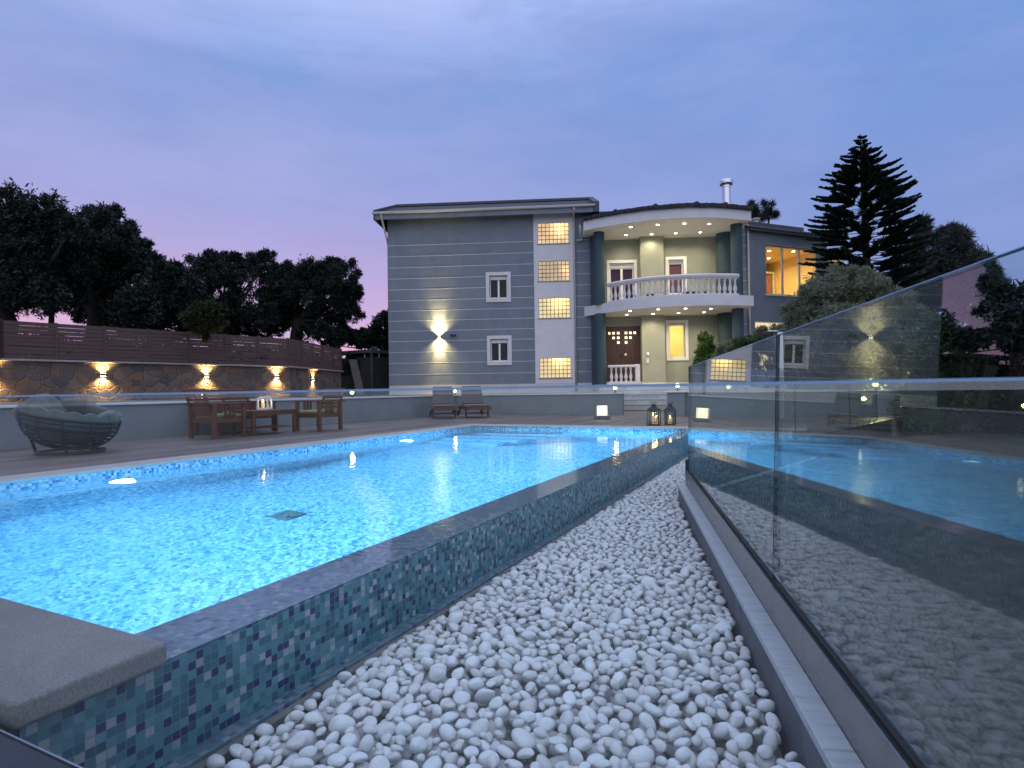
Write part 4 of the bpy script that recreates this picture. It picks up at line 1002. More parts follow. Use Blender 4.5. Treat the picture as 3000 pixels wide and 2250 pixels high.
# ================================================================== OUTDOOR FURNITURE AND LAMPS
def chair(name, label, cat, w, pos, rz, group=None, nside=3):
    """acacia armchair / bench; local +y is the way it faces"""
    r = thing(name, label, cat, pos, rz, group)
    h = w/2
    for sx in (-1, 1):
        MB().box(sx*h-.027, sx*h+.027, .235, .29, 0, .515).build('leg', 'acacia', r, bevel=.004)
        MB().box(sx*h-.027, sx*h+.027, -.285, -.23, 0, .515).build('leg', 'acacia', r, bevel=.004)
        MB().box(sx*h-.038, sx*h+.038, -.36, .315, .516, .542).build('armrest', 'acacia', r, bevel=.006)
        q = MB()
        for k in range(nside): q.box(sx*h-.009, sx*h+.009, -.06+.075*k-.022, -.06+.075*k+.022, .3105, .5155)
        q.build('side_slat', 'acacia', r, bevel=.002)
    q = MB(); q.box(-h+.028, h-.028, .25, .275, .235, .31); q.box(-h+.028, h-.028, -.27, -.245, .235, .31)
    for sx in (-1, 1): q.box(sx*(h-.011)-.011, sx*(h-.011)+.011, -.229, .234, .235, .31)
    for k in range(7): q.box(-h+.03, h-.03, -.235+.07*k, -.19+.07*k, .296, .3095)
    q.build('seat_frame', 'acacia', r, bevel=.002)
    # cushion
    q = MB().box(-h+.035, h-.035, -.24, .27, .311, .366); c = q.build('seat_cushion', 'cushion_green', r, bevel=.024, bseg=4)
    # back: posts, slats, top rail
    bk_ = []
    nb_ = 2 if w < .8 else 3
    for k in range(nb_):
        x = -h+.05+(w-.1)*k/(nb_-1); MB().beam((x, -.235, .30), (x, -.40, .735), .042, .03).build('back_post', 'acacia', r, bevel=.003)
    q = MB()
    for k in range(6):
        t = (k+.5)/7; y, z = -.235-.165*t-.012, .33+.40*t; q.beam((-h+.03, y+.02, z), (h-.03, y+.02, z), .016, .04)
    q.build('back_slat', 'acacia', r, bevel=.002)
    MB().beam((-h+.01, -.395, .725), (h-.01, -.395, .725), .024, .065).build('top_rail', 'acacia', r, bevel=.005)
    return r
VD = -PA                                                            # facing +v
chair('garden_armchair', 'wooden garden armchair seen from behind its slatted back, at the near end of the table', 'chair', .53, P(-8.18, 6.24), -PA)
chair('garden_armchair', 'wooden garden armchair with green cushion at the far end of the table, facing it', 'chair', .53, P(-7.84, 8.06), -PA+pi)
chair('garden_bench', 'two seat wooden garden bench with green cushion behind the table, against the low wall', 'bench', 1.15, P(-8.88, 7.15), -PA-pi/2)
tb = thing('coffee_table', 'low slatted wooden table between the garden chairs', 'table', P(-8.16, 7.13), -PA)
q = MB(); q.box(-.27, .27, -.48, -.44, .372, .40); q.box(-.27, .27, .44, .48, .372, .40); q.box(-.27, -.225, -.439, .439, .372, .40); q.box(.225, .27, -.439, .439, .372, .40)
for k in range(7): q.box(-.215+.062*k, -.162+.062*k, -.438, .438, .375, .398)
q.build('table_top', 'acacia', tb, bevel=.003)
for sx in (-1, 1):
    for sy in (-1, 1): MB().box(sx*.225-.024, sx*.225+.024, sy*.43-.024, sy*.43+.024, 0, .371).build('leg', 'acacia', tb, bevel=.003)
q = MB(); q.box(-.215, .215, -.47, -.45, .31, .37); q.box(-.215, .215, .45, .47, .31, .37); q.box(-.25, -.235, -.40, .40, .31, .37); q.box(.235, .25, -.40, .40, .31, .37); q.box(-.2, .2, -.35, .35, .10, .118)
q.build('apron', 'acacia', tb)

def candle(label, pos, h, r, group=None, e=1.4):
    c = MB().lathe([(r*.98, 0), (r, .004), (r, h-.004), (r*.9, h), (r*.5, h-.006)], n=18).build('candle', 'candle_wax', loc=pos, smooth=True)
    tag(c, label, 'candle', group); smooth_angle(c)
    MB().tube([(0, 0, h-.006), (.001, 0, h+.012)], .0015, 6).build('wick', 'black_iron', c)
    f = MB().lathe([(.002, .008), (.009, .016), (.011, .026), (.007, .045), (.001, .066)], (0, 0, h), 10).build('flame', 'flame', c, smooth=True)
    light('candle_light', 'POINT', Vector(pos)+Vector((0, 0, h+.045)), e, (1., .55, .2), .014)
    return c
def iron_lantern(label, pos, w, h, rz, scale=1.):
    r = thing('lantern', label, 'lantern', pos, rz)
    a = w/2; t = .007; zb = h*.74
    q = MB()
    for sx in (-1, 1):
        for sy in (-1, 1): q.box(sx*a-t, sx*a+t, sy*a-t, sy*a+t, 0, zb)
    for z in (.012, zb-t):
        for s_ in (-1, 1):
            q.box(-a+t, a-t, s_*a-t*.9, s_*a+t*.9, z-t, z+t); q.box(s_*a-t*.9, s_*a+t*.9, -a+t, a-t, z-t, z+t)
    q.build('frame', 'black_iron', r)
    q = MB(); bx = a*.62                                           # inner door frames on each side
    for s_ in (-1, 1):
        for z0, z1 in ((.04, .05), (zb*.86, zb*.86+.012)): q.box(-bx, bx, s_*(a-.012)-.003, s_*(a-.012)+.003, z0, z1)
        for x in (-bx, bx): q.box(x-.005, x+.005, s_*(a-.012)-.003, s_*(a-.012)+.003, .0505, zb*.86)
    q.build('door_frame', 'black_iron', r)
    MB().box(-a, a, -a, a, .001, .0045).build('base', 'black_iron', r)
    q = MB(); b_ = a*1.04; c_ = a*.34; zt = h*.92
    q.add([(-b_, -b_, zb), (b_, -b_, zb), (b_, b_, zb), (-b_, b_, zb), (-c_, -c_, zt), (c_, -c_, zt), (c_, c_, zt), (-c_, c_, zt)], [(0, 1, 5, 4), (1, 2, 6, 5), (2, 3, 7, 6), (3, 0, 4, 7)])
    q.box(-c_, c_, -c_, c_, zt, h-.012); q.box(-c_*1.25, c_*1.25, -c_*1.25, c_*1.25, h-.0119, h)
    q.build('roof', 'black_iron', r)
    MB().ring((0, 0, 0), .05, .004, 24, 6, Matrix.Rotation(pi/2, 3, 'X')).build('carry_ring', 'black_iron', r, loc=(0, 0, h+.02), rot=(1.2, 0, 0))
    q = MB()
    for s_ in (-1, 1): q.box(-a+.01, a-.01, s_*(a-.002)-.001, s_*(a-.002)+.001, .02, zb-.02)
    q.build('pane', 'window_glass', r)
    return r
L1 = Vector((2.59, 10.76, 0)); L2 = Vector((2.90, 10.80, 0))
iron_lantern('wider black iron lantern holding two candles on the deck by the pool end', L1, .205, .375, -.42)
iron_lantern('narrower black iron lantern holding one stout candle on the deck by the pool end', L2, .178, .375, -.35)
candle('tall lit cream candle in the wider iron lantern', L1+Vector((-.02, -.02, .006)), .16, .026)
candle('shorter lit candle behind the tall one in the wider iron lantern', L1+Vector((.052, .03, .006)), .115, .022)
candle('thick lit candle alone in the narrower iron lantern', L2+Vector((-.005, 0, .006)), .10, .036)
# pale wooden table lantern
tl_p = P(-8.16, 7.13, .402)
r = thing('table_lantern', 'small cream wooden lantern with two lit candles on the coffee table', 'lantern', tl_p, -PA+.35)
q = MB()
for sx in (-1, 1):
    for sy in (-1, 1): q.box(sx*.085-.012, sx*.085+.012, sy*.07-.012, sy*.07+.012, 0, .19)
q.box(-.099, .099, -.084, .084, .0, .03); q.box(-.099, .099, -.084, .084, .188, .205)
q.build('frame', 'white_trim', r, bevel=.003)
MB().box(-.07, .07, -.055, .055, .2051, .222).build('lid', 'white_trim', r, bevel=.004)
candle('lit candle on the left inside the cream table lantern', tl_p+RU*-.035+Vector((0, 0, .031)), .075, .022, e=.6); candle('lit candle on the right inside the cream table lantern', tl_p+RU*.045+RV*.02+Vector((0, 0, .031)), .06, .02, e=.6)
candle('left small lit candle on the white wall cap behind the wooden armchair', P(-9.385, 6.72, .566), .045, .022, e=.5); candle('right small lit candle on the white wall cap behind the wooden armchair', P(-9.385, 6.86, .566), .05, .016, e=.5)

# glowing cube on the deck, added in place of a reflection in the front glass
r = thing('reflection_cube', 'glowing white cube on a flat base before the low wall, standing for a reflection in the glass', 'lamp', Vector((2.04, 13.35, 0)), -.25)
MB().box(-.175, .175, -.175, .175, 0, .072).build('base', 'concrete', r, bevel=.006)
MB().box(-.108, .108, -.108, .108, .074, .292).build('glow_box', 'cube_glow', r, bevel=.008)
MB().box(-.125, .125, -.125, .125, .0725, .0735).build('edge_plate', 'brushed_steel', r)
# small globe lamps on the wall caps
def globe(label, p, rr=.042, e=5., col=(1., .76, .32), h=.07, mat_='bulb_globe'):
    r = thing('wall_top_lamp', label, 'lamp', p)
    MB().lathe([(.045, 0), (.045, .01), (.018, .016), (.018, h)], n=16).build('stem', 'black_iron', r)
    MB().lathe([(rr*sin(pi*k/10+.0001), -rr*cos(pi*k/10)) for k in range(11)], (0, 0, h+rr*.9), 16).build('globe', mat_, r, smooth=True)
    light('globe_light', 'POINT', Vector(p)+Vector((0, 0, h+rr)), e, col, rr*1.08)
globe('bright yellow globe lamp on the wall cap behind the far garden armchair', P(-9.385, 10.7, .566), .045, 9.)
globe('bright yellow globe lamp in the wall corner between the two sun loungers', P(-9.385, 15.28, .566), .045, 9.)
globe('bright yellow globe lamp on the wall at the left of the stone steps', P(-4.4, 15.30, .566), .052, 9., (1., .62, .26), .09)
globe('bright globe lamp on the white slab of the square gate pillar', P(-2.75, 15.2, .60), .055, 9., (1., .62, .26), .09)
globe('small globe lamp on the wall cap behind the end of the big glass pane', P(-1.55, 15.30, .566), .045, 8.)
globe('globe lamp on the wall cap lighting the olive leaves', P(1.54, 15.30, .566), .055, 240.)
# lamps of the stone wall
swt_t = (SW1-SW0).normalized(); swn = Vector((swt_t.y, -swt_t.x, 0)); swn2 = Vector(((SW2-SW1).normalized().y, -(SW2-SW1).normalized().x, 0))
names = ['first wall lamp on the stone wall, above the papasan chair', 'wall lamp on the stone wall above the garden bench', 'wall lamp on the stone wall just before its bend']
for t_, nm in zip((16.15, 18.29, 20.10), names):
    f = (t_-SW0.y)/(SW1.y-SW0.y); p = SW0+(SW1-SW0)*f+Vector((0, 0, 1.26)); wall_lamp('wall_lamp', nm, p, swn, 1., 1., 170, 'lamps along the stone wall', .085, (1., .60, .20))
p = SW0+(SW1-SW0)*-.03+Vector((0, 0, 1.26)); wall_lamp('wall_lamp', 'wall lamp on the stone wall at the edge of the view', p, swn, 1., 1., 170, 'lamps along the stone wall', .085, (1., .60, .20))
for t_, nm in zip((22.5, 24.9), ('wall lamp on the stone wall just past its bend', 'last wall lamp on the stone wall, next to the leaning board')):
    f = (t_-SW1.y)/(SW2.y-SW1.y); p = SW1+(SW2-SW1)*f+Vector((0, 0, 1.2)); wall_lamp('wall_lamp', nm, p, swn2, 1., 1., 170, 'lamps along the stone wall', .085, (1., .60, .20))

# papasan chair
pp = thing('papasan_chair', 'round dark tube papasan chair with grey cushions on the deck', 'chair', Vector((-5.30, 7.05, 0)), 0)
pp.scale = (.84, .84, .95)
base_r = .40
MB().ring((0, 0, .018), base_r, .018, 48, 8).build('base_ring', 'grey_tube', pp, smooth=True)
TILT = Matrix.Rotation(radians(-2), 3, 'X') @ Matrix.Rotation(radians(9.5), 3, 'Y')
C0 = Vector((0, 0, .45)); RB = .60
def bowl(r_, z): return C0+TILT @ Vector((r_[0], r_[1], z))
sup = MB(); zs_ = -.135; rs_ = .515
sup.ring(C0+TILT @ Vector((0, 0, zs_)), rs_, .018, 56, 8, TILT); sup.build('support_ring', 'grey_tube', pp, smooth=True)
for a in (radians(205), radians(-60), radians(-18), radians(100)):
    t_ = C0+TILT @ Vector((rs_*cos(a), rs_*sin(a), zs_)); MB().tube([(base_r*cos(a), base_r*sin(a), .015), t_], .018, 10).build('leg', 'grey_tube', pp, smooth=True)
bw = MB()
for k in range(10):
    ph = radians(8*k); rr = RB*cos(ph)**.8 if k else RB; z = -.40*sin(ph)
    bw.ring(C0+TILT @ Vector((0, 0, z)), rr, .0115 if k else .019, 56, 6, TILT)
for k in range(12):
    a = 2*pi*k/12
    bw.tube([bowl((RB*cos(radians(x))**.8*cos(a), RB*cos(radians(x))**.8*sin(a)), -.40*sin(radians(x))) for x in range(0, 80, 8)], .010, 6)
bw.build('basket', 'grey_tube', pp, smooth=True)
# cushions: a tufted bowl pad and loose back pillows
def pad(name, fn, nu, nv, mat, parent, thick=.0):
    V = [fn(i/(nu), j/(nv-1)) for j in range(nv) for i in range(nu)]
    F = [(j*nu+i, j*nu+(i+1) % nu, (j+1)*nu+(i+1) % nu, (j+1)*nu+i) for j in range(nv-1) for i in range(nu)]
    o = MB().add(V, F).build(name, mat, parent, smooth=True); return o
def tuft(u, v):
    a = 2*pi*u
    if v < .5:                                                       # underside from centre to rim
        q = v/.5; rr = .555*q+.01; z = -.35*sqrt(max(0, 1-q**2))**1.0+.012
        puff = -.030*abs(sin(a*11))*abs(sin(q*9)) * q
        return C0+TILT @ Vector((rr*cos(a), rr*sin(a), z+puff))
    q = (v-.5)/.5
    rr = .60*(1-q)+.01; bulge = .11*sin(pi*min(1, q*2.2+.12)) if q < .42 else 0
    z = .03+bulge-.30*(q**.8)+.038*abs(sin(a*9))*(1 if q < .6 else .4)*(.5+.5*abs(sin(q*16)))
    return C0+TILT @ Vector((rr*cos(a)*(1+.02*sin(a*18)), rr*sin(a)*(1+.02*sin(a*18)), z))
pad('seat_pad', tuft, 144, 40, 'cushion_grey', pp)
def pillow(c, rx, ry, rz_, rot):
    M = Euler(rot).to_matrix()
    def fn(u, v):
        a = 2*pi*u; b_ = -pi/2+pi*v
        cx_, sx_ = cos(a), sin(a); e = .55
        x = math.copysign(abs(cx_)**e, cx_)*cos(b_)**.5; y = math.copysign(abs(sx_)**e, sx_)*cos(b_)**.5; z = sin(b_)*(1-.45*max(abs(x), abs(y))**3)+.06*sin(5*a)*cos(b_)
        return Vector(c)+M @ Vector((x*rx, y*ry, z*rz_))
    return fn
for c, s_, rot in (((-.36, .10, .56), (.25, .22, .085), (.1, .75, .1)), ((-.12, .36, .50), (.26, .2, .08), (-.85, .1, .25)), ((.20, .34, .44), (.24, .2, .08), (-.8, .25, -.3)), ((-.33, -.26, .53), (.22, .2, .08), (.7, .5, -.3)), ((.40, .02, .40), (.2, .2, .07), (.1, -.5, .3))):
    pad('pillow', pillow(c, *s_, rot), 48, 18, 'cushion_grey', pp)

# sun loungers
def lounger(label, pos, rz):
    r = thing('sun_lounger', label, 'sun lounger', pos, rz, 'sun loungers in the deck corner')
    q = MB()
    for sx in (-1, 1): q.box(sx*.285-.018, sx*.285+.018, -.42, 1.28, .20, .275)
    q.box(-.266, .266, -.42, -.39, .20, .275); q.box(-.266, .266, 1.25, 1.28, .20, .275)
    for k in range(9): q.box(-.266, .266, -.37+.095*k, -.30+.095*k, .252, .272)
    q.build('frame', 'acacia', r, bevel=.004)
    for sx in (-1, 1):
        MB().box(sx*.285-.022, sx*.285+.022, -.03, .03, 0, .199).build('leg', 'acacia', r, bevel=.003)
        MB().box(sx*.285-.022, sx*.285+.022, 1.10, 1.15, .06, .199).build('leg', 'acacia', r)
        MB().tube([(sx*.33-.018, 1.125, .075), (sx*.33+.018, 1.125, .075)], .075, 20).build('wheel', 'black_rubber', r)
    MB().box(-.262, .262, -.012, .012, .09, .125).build('stretcher', 'acacia', r)
    q = MB()
    for k in range(7):
        t = (k+.4)/7; q.beam((-.25, .56+.42*t, .285+.43*t), (.25, .56+.42*t, .285+.43*t), .07, .016)
    for sx in (-1, 1): q.beam((sx*.25, .55, .27), (sx*.25, .985, .72), .03, .03); q.beam((sx*.2, .95, .66), (sx*.2, 1.15, .27), .02, .02)
    q.build('backrest', 'acacia', r)
    MB().box(-.275, .275, -.41, .53, .277, .325).build('seat_cushion', 'lounger_cushion', r, bevel=.018, bseg=3)
    m4 = Matrix.Translation(Vector((0, .535, .305))) @ Matrix.Rotation(radians(45.7), 4, 'X')
    MB().box(-.275, .275, .0, .60, .012, .062, m4).build('back_cushion', 'lounger_cushion', r, bevel=.018, bseg=3)
    m4b = Matrix.Translation(Vector((0, .535, .305))) @ Matrix.Rotation(radians(45.7), 4, 'X')
    MB().box(-.26, .26, .44, .60, .064, .115, m4b).build('head_pillow', 'cushion_grey', r, bevel=.02, bseg=3)
lounger('wooden sun lounger nearest the long wall, back raised, foot towards the pool', Vector((-1.74, 15.0, 0)), radians(9)); lounger('wooden sun lounger next to the dark shadow on the far wall, back raised', Vector((-.90, 14.95, 0)), radians(13))

# outdoor shower behind the big pane
r = thing('outdoor_shower', 'steel outdoor shower column with flat round head behind the tilted glass', 'shower', Vector((5.5, 12.0, 0)), 0)
MB().box(-.055, .055, -.02, .02, 0, 1.78).build('column', 'brushed_steel', r, bevel=.008)
MB().tube([(0, 0, 1.74), (-.05, -.02, 1.80), (-.28, -.06, 1.80)], .014, 10).build('arm', 'brushed_steel', r, smooth=True)
MB().lathe([(.13, 0), (.13, .012), (.02, .03)], (-.30, -.06, 1.765), 24).build('shower_head', 'black_iron', r)
MB().tube([(.0, -.04, .85), (.05, -.06, .6), (.16, -.07, .30), (.2, -.07, .16), (.10, -.06, .10)], .009, 8).build('hose', 'brushed_steel', r, smooth=True)
for z in (.85, .62): MB().lathe([(.025, 0), (.025, .04)], (0, 0, 0), 12).build('tap', 'brushed_steel', r, loc=(0, -.02, z), rot=(pi/2, 0, 0))
# open sided store with dark cloth walls, and the board leaning beside it
r = thing('storage_shed', 'dark cloth sided storage shed with flat roof left of the house', 'shed')
c0, ca, cb = Vector((-6.80, 28.5, 0)), Vector((-8.75, 29.7, 0)), Vector((-5.2, 31.2, 0))
def wall_quad(a, b_, z0, z1, th, nm, mat):
    t = (b_-a).normalized(); L = (b_-a).length; m4 = Matrix.Translation(Vector((a.x, a.y, 0))) @ Matrix.Rotation(atan2(t.y, t.x), 4, 'Z')
    return MB().box(0, L, -th/2, th/2, z0, z1, m4).build(nm, mat, r)
wall_quad(ca, c0, .60, 2.42, .04, 'cloth_wall', 'shed_cloth'); wall_quad(c0+(cb-c0).normalized()*.05, cb, .60, 2.42, .04, 'cloth_wall', 'shed_cloth')
MB().box(-.06, .06, -.06, .06, .55, 2.6).build('post', 'dark_board', r, loc=(c0.x, c0.y-.06, 0), rot=(0, 0, .5))
dd = ca+cb-c0
q = MB().prism([(c0.x+.0, c0.y-.25), (cb.x+.2, cb.y), (dd.x, dd.y+.2), (ca.x-.25, ca.y-.1)], 2.60, 2.76); q.build('roof', 'roof_edge', r)
q = MB().prism([((c0.x*3+dd.x)/4+sx*.15, (c0.y*3+dd.y)/4+sy*.15) for sx, sy in ((-1, -1), (1, -1), (1, 1), (-1, 1))], 2.76, 2.98); q.build('roof_vent', 'roof_edge', r)
q = MB(); q.box(-8.6, -5.6, 30.4, 30.5, .6, 2.6); q.build('inner_wall', 'black_rubber', r)
q = MB()
for f in (.08, .80): q.lathe([(.03, 2.40), (.03, 2.60)], (ca.x+(c0.x-ca.x)*f, ca.y+(c0.y-ca.y)*f-.03, 0), 10)
for f in (.15, .55): q.lathe([(.03, 2.40), (.03, 2.60)], (c0.x+(cb.x-c0.x)*f+.03, c0.y+(cb.y-c0.y)*f-.03, 0), 10)
q.build('bracket', 'gutter_metal', r)
q = MB().beam((-7.12, 26.3, 2.15), (-6.42, 24.9, .56), .34, .06); tag(q.build('leaning_board', 'dark_board', bevel=.006), 'long dark board leaning against the fence end beside the last wall lamp', 'board')

# ================================================================== PLANTS
def leaf_cloud(name, mat, clusters, n, ll, lw, parent, seed, shell=.35, clump=.42, nclump=34, up=.15, flat=1., shoots=False):
    r = np.random.default_rng(seed)
    cl = np.array([[*c[0], *( (c[1],)*3 if not hasattr(c[1], '__len__') else c[1])] for c in clusters], float)
    wgt = cl[:, 3]*cl[:, 5]*(r.uniform(.3, 1.5, len(cl)) if shoots else 1.); wgt = wgt/wgt.sum()
    cnt = np.maximum(1, (wgt*n).astype(int)); P0, T0 = [], []
    for (x, y, z, rx, ry, rz_), m_ in zip(cl, cnt):
        d = r.normal(size=(nclump, 3)); d /= np.linalg.norm(d, axis=1)[:, None]
        rad = (shell+(1-shell)*r.random(nclump)**.6)[:, None]
        cc = d*rad*np.array([rx, ry, rz_])+np.array([x, y, z])
        cs = r.uniform(.55, 1.25, nclump)*clump; tone = r.uniform(0, 1, nclump)
        k = r.integers(nclump, size=m_)
        off = r.normal(size=(m_, 3)); off /= np.linalg.norm(off, axis=1)[:, None]; off *= (r.random(m_)**.5)[:, None]
        P0.append(cc[k]+off*cs[k][:, None]*np.array([rx, ry, rz_*flat])); T0.append(.65*tone[k]+.35*r.random(m_))
    if shoots:
        ns = max(1, int(n*.28/len(cl)))
        for (x, y, z, rx, ry, rz_) in cl:
            K = 16; d = r.normal(size=(K, 3)); d[:, 2] = np.abs(d[:, 2])*.9+.05*d[:, 2]; d /= np.linalg.norm(d, axis=1)[:, None]
            st_ = d*np.array([rx, ry, rz_])*r.uniform(.6, .95, K)[:, None]+np.array([x, y, z])
            dr_ = d+r.normal(0, .35, (K, 3))+np.array([0, 0, .35]); dr_ /= np.linalg.norm(dr_, axis=1)[:, None]
            ln_ = r.uniform(.3, .85, K)*rx; k = r.integers(K, size=ns); t = r.random(ns)
            P0.append(st_[k]+dr_[k]*(t*ln_[k])[:, None]+r.normal(0, 1, (ns, 3))*((.10*(1-t)+.03)*rx)[:, None]); T0.append(r.random(ns))
    Pn = np.concatenate(P0); tn = np.concatenate(T0); N = len(Pn)
    a = r.normal(size=(N, 3)); a[:, 2] += up; a /= np.linalg.norm(a, axis=1)[:, None]
    b = r.normal(size=(N, 3)); b -= a*(a*b).sum(1)[:, None]; b /= np.linalg.norm(b, axis=1)[:, None]
    L = ll*r.uniform(.6, 1.3, N)[:, None]; W = lw*r.uniform(.7, 1.3, N)[:, None]
    V = np.stack([Pn, Pn+a*L*.45+b*W*.5, Pn+a*L, Pn+a*L*.45-b*W*.5], 1).reshape(-1, 3)
    me = bpy.data.meshes.new(name); me.vertices.add(4*N); me.vertices.foreach_set('co', V.ravel())
    me.loops.add(4*N); me.loops.foreach_set('vertex_index', np.arange(4*N)); me.polygons.add(N); me.polygons.foreach_set('loop_start', np.arange(0, 4*N, 4)); me.update(calc_edges=True)
    at_ = me.attributes.new('tone', 'FLOAT', 'FACE'); at_.data.foreach_set('value', tn.astype(np.float32))
    me.materials.append(MATS[mat]); o = bpy.data.objects.new(name, me); COL.objects.link(o)
    if parent is not None: o.parent = parent
    return o
def limb(mb, pts, r0, r1, seed):
    rr = random.Random(seed); pts = [Vector(p) for p in pts]; out = []
    for i in range(len(pts)-1):
        for k in range(4):
            t = k/4; q = pts[i].lerp(pts[i+1], t)
            j = (pts[i+1]-pts[i]).length*.045
            out.append(q+Vector((rr.uniform(-j, j), rr.uniform(-j, j), 0)) if (i or k) else q)
    out.append(pts[-1]); n = len(out); mb.tube(out, [r0+(r1-r0)*(i/(n-1))**.8 for i in range(n)], 9)
def px_tree(name, label, Y, base, crown, limbs, n, mat='leaf_olive_dark', ll=.16, lw=.045, seed=1, group=None, trunk_r=.3, dy=1.2, clump=.36, fork=None, ncl=24, gz=1.4, sprig=5):
    """crown: list of (px, py, radius in px[, depth offset]); base: pixel column of the trunk"""
    k = Y/FPX; rr = random.Random(seed)
    bx, by = base; b = at(bx, by, Y); g = Vector((b.x, Y, gz))
    r = thing(name, label, 'tree', (0, 0, 0), 0, group)
    r.location = g
    cl = []
    for c in crown:
        off = c[3] if len(c) > 3 else rr.uniform(-dy, dy)
        p = at(c[0], c[1], Y+off)-g; R_ = c[2]*k; cl.append((p, (R_, R_*1.05, R_*.92)))
    for p, R3 in list(cl):
        for _ in range(sprig):
            a_ = rr.uniform(-.5, pi+.5); dd_ = rr.uniform(.8, 1.22); cl.append((p+Vector((cos(a_)*R3[0]*dd_, rr.uniform(-.5, .5)*R3[1], sin(a_)*R3[2]*dd_)), (R3[0]*rr.uniform(.18, .42),)*3))
    nmain = len(crown); mb = MB(); f = (at(*fork, Y) if fork else at(bx, by, Y))-g
    limb(mb, [(0, 0, -.3), f*.5+Vector((rr.uniform(-.1, .1), 0, 0)), f], trunk_r*1.25, trunk_r*.75, seed)
    for c, R_ in cl[:nmain]:
        m_ = f.lerp(c, .5)+Vector((rr.uniform(-.2, .2), rr.uniform(-.2, .2), -.12*(c-f).length))
        limb(mb, [f-Vector((0, 0, .1)), m_, c], trunk_r*.42, .025, rr.random())
    for q in limbs:
        pp_ = [at(x, y, Y)-g for x, y in q]; limb(mb, pp_, trunk_r*.45, trunk_r*.16, rr.random())
    mb.build('trunk', 'bark', r, smooth=True)
    leaf_cloud('crown', mat, cl, int(n*1.15), ll, lw, r, seed+50, clump=clump, nclump=ncl, shoots=True)
    return r
G1 = 'olive trees beyond the wooden fence'
px_tree('olive_tree', 'tallest dark olive tree at the left edge, its huge trunk leaning over the fence', 19, (0, 940), [(90, 625, 62), (140, 660, 62), (30, 650, 60), (-40, 650, 80), (60, 720, 90), (150, 720, 78), (-20, 760, 100), (100, 800, 92), (190, 720, 52), (180, 800, 74), (30, 850, 70), (220, 680, 34), (-120, 740, 110), (100, 860, 40), (60, 905, 26), (150, 870, 40), (195, 870, 46)], [[(0, 930), (40, 880), (75, 850)], [(-10, 930), (-60, 860), (-100, 800)]], 46000, seed=11, group=G1, trunk_r=.42, fork=(5, 860))
px_tree('olive_tree', 'broad dark olive tree with a thick straight trunk, above the first wall lamp', 22, (288, 930), [(245, 665, 52), (315, 660, 52), (345, 695, 48), (285, 720, 72), (365, 740, 52), (230, 760, 72), (320, 790, 76), (395, 740, 38), (420, 765, 28), (250, 830, 62), (395, 800, 44), (330, 850, 40), (215, 690, 40), (365, 900, 44), (345, 940, 30), (240, 930, 20)], [[(288, 890), (330, 875), (370, 880), (400, 884)], [(270, 905), (240, 890), (225, 930)]], 46000, seed=12, group=G1, trunk_r=.36, fork=(285, 860))
px_tree('olive_tree', 'thin forked olive tree between the two thick trunks', 25, (155, 940), [(150, 800, 60), (120, 845, 40), (190, 845, 42), (205, 800, 55), (95, 880, 24), (120, 905, 26), (210, 905, 30), (245, 880, 24)], [[(155, 915), (130, 890), (118, 860)], [(165, 910), (200, 890), (205, 850)]], 15000, seed=13, group=G1, trunk_r=.13, fork=(155, 895))
px_tree('olive_tree', 'bushy dark olive tree hanging down to the fence at the dip of the treeline', 19, (455, 950), [(480, 800, 34), (455, 790, 24), (495, 835, 52), (430, 850, 52), (400, 900, 48), (470, 900, 70), (540, 880, 56), (560, 930, 50), (390, 950, 40), (500, 960, 50), (440, 945, 40), (530, 850, 40)], [], 34000, seed=14, group=G1, trunk_r=.18, fork=(460, 920))
px_tree('olive_tree', 'wide dark olive tree with a level top and twiggy shoots, behind the yellow green creeper', 27, (655, 960), [(560, 790, 34), (545, 820, 30), (600, 775, 34), (625, 800, 40), (680, 780, 38), (585, 840, 48), (650, 850, 60), (700, 820, 44), (720, 800, 30), (765, 790, 38), (780, 770, 28), (740, 840, 52), (700, 955, 40), (610, 960, 46), (760, 930, 44), (640, 920, 62), (720, 910, 56), (580, 910, 48), (690, 760, 16), (620, 755, 14), (660, 950, 40)], [[(650, 930), (600, 890), (580, 860)]], 46000, seed=15, group=G1, trunk_r=.26, fork=(655, 920))
px_tree('olive_tree', 'dark olive tree with a lobed right side, last of the row before the house', 28, (872, 980), [(835, 815, 34), (800, 830, 36), (870, 810, 32), (905, 800, 36), (965, 785, 26), (990, 790, 28), (1025, 795, 24), (940, 820, 44), (1005, 835, 40), (1030, 850, 24), (880, 860, 60), (960, 880, 56), (1020, 880, 34), (820, 890, 52), (940, 930, 42), (1030, 925, 28), (1000, 915, 28), (860, 925, 44), (985, 960, 36), (830, 930, 28), (940, 975, 30), (800, 950, 40), (770, 975, 30), (905, 985, 24), (985, 1000, 26)], [[(872, 960), (905, 930), (930, 900)]], 56000, seed=16, group=G1, trunk_r=.34, fork=(872, 930))
px_tree('garden_tree', 'small dark leafy tree beside the left edge of the house, above the shed', 38, (1120, 1020), [(1115, 960, 30), (1095, 985, 28), (1130, 940, 24), (1075, 1000, 22), (1135, 1000, 34), (1050, 1000, 20), (1030, 990, 18), (1000, 985, 24), (975, 1010, 22)], [], 20000, mat='leaf_olive_dark', ll=.2, lw=.09, seed=17, trunk_r=.12, fork=(1118, 1000), gz=.5)
cre = []
for x, y, rr_ in ((560, 925, 16), (585, 905, 15), (610, 925, 16), (640, 930, 14), (575, 950, 15), (600, 955, 15), (630, 955, 13), (552, 945, 13), (596, 975, 11), (604, 990, 8), (570, 965, 9), (655, 948, 10), (540, 930, 13), (620, 900, 13), (650, 905, 12)):
    cre.append((at(x, y, 17.3+(x-560)*.007), rr_*17.3/FPX))
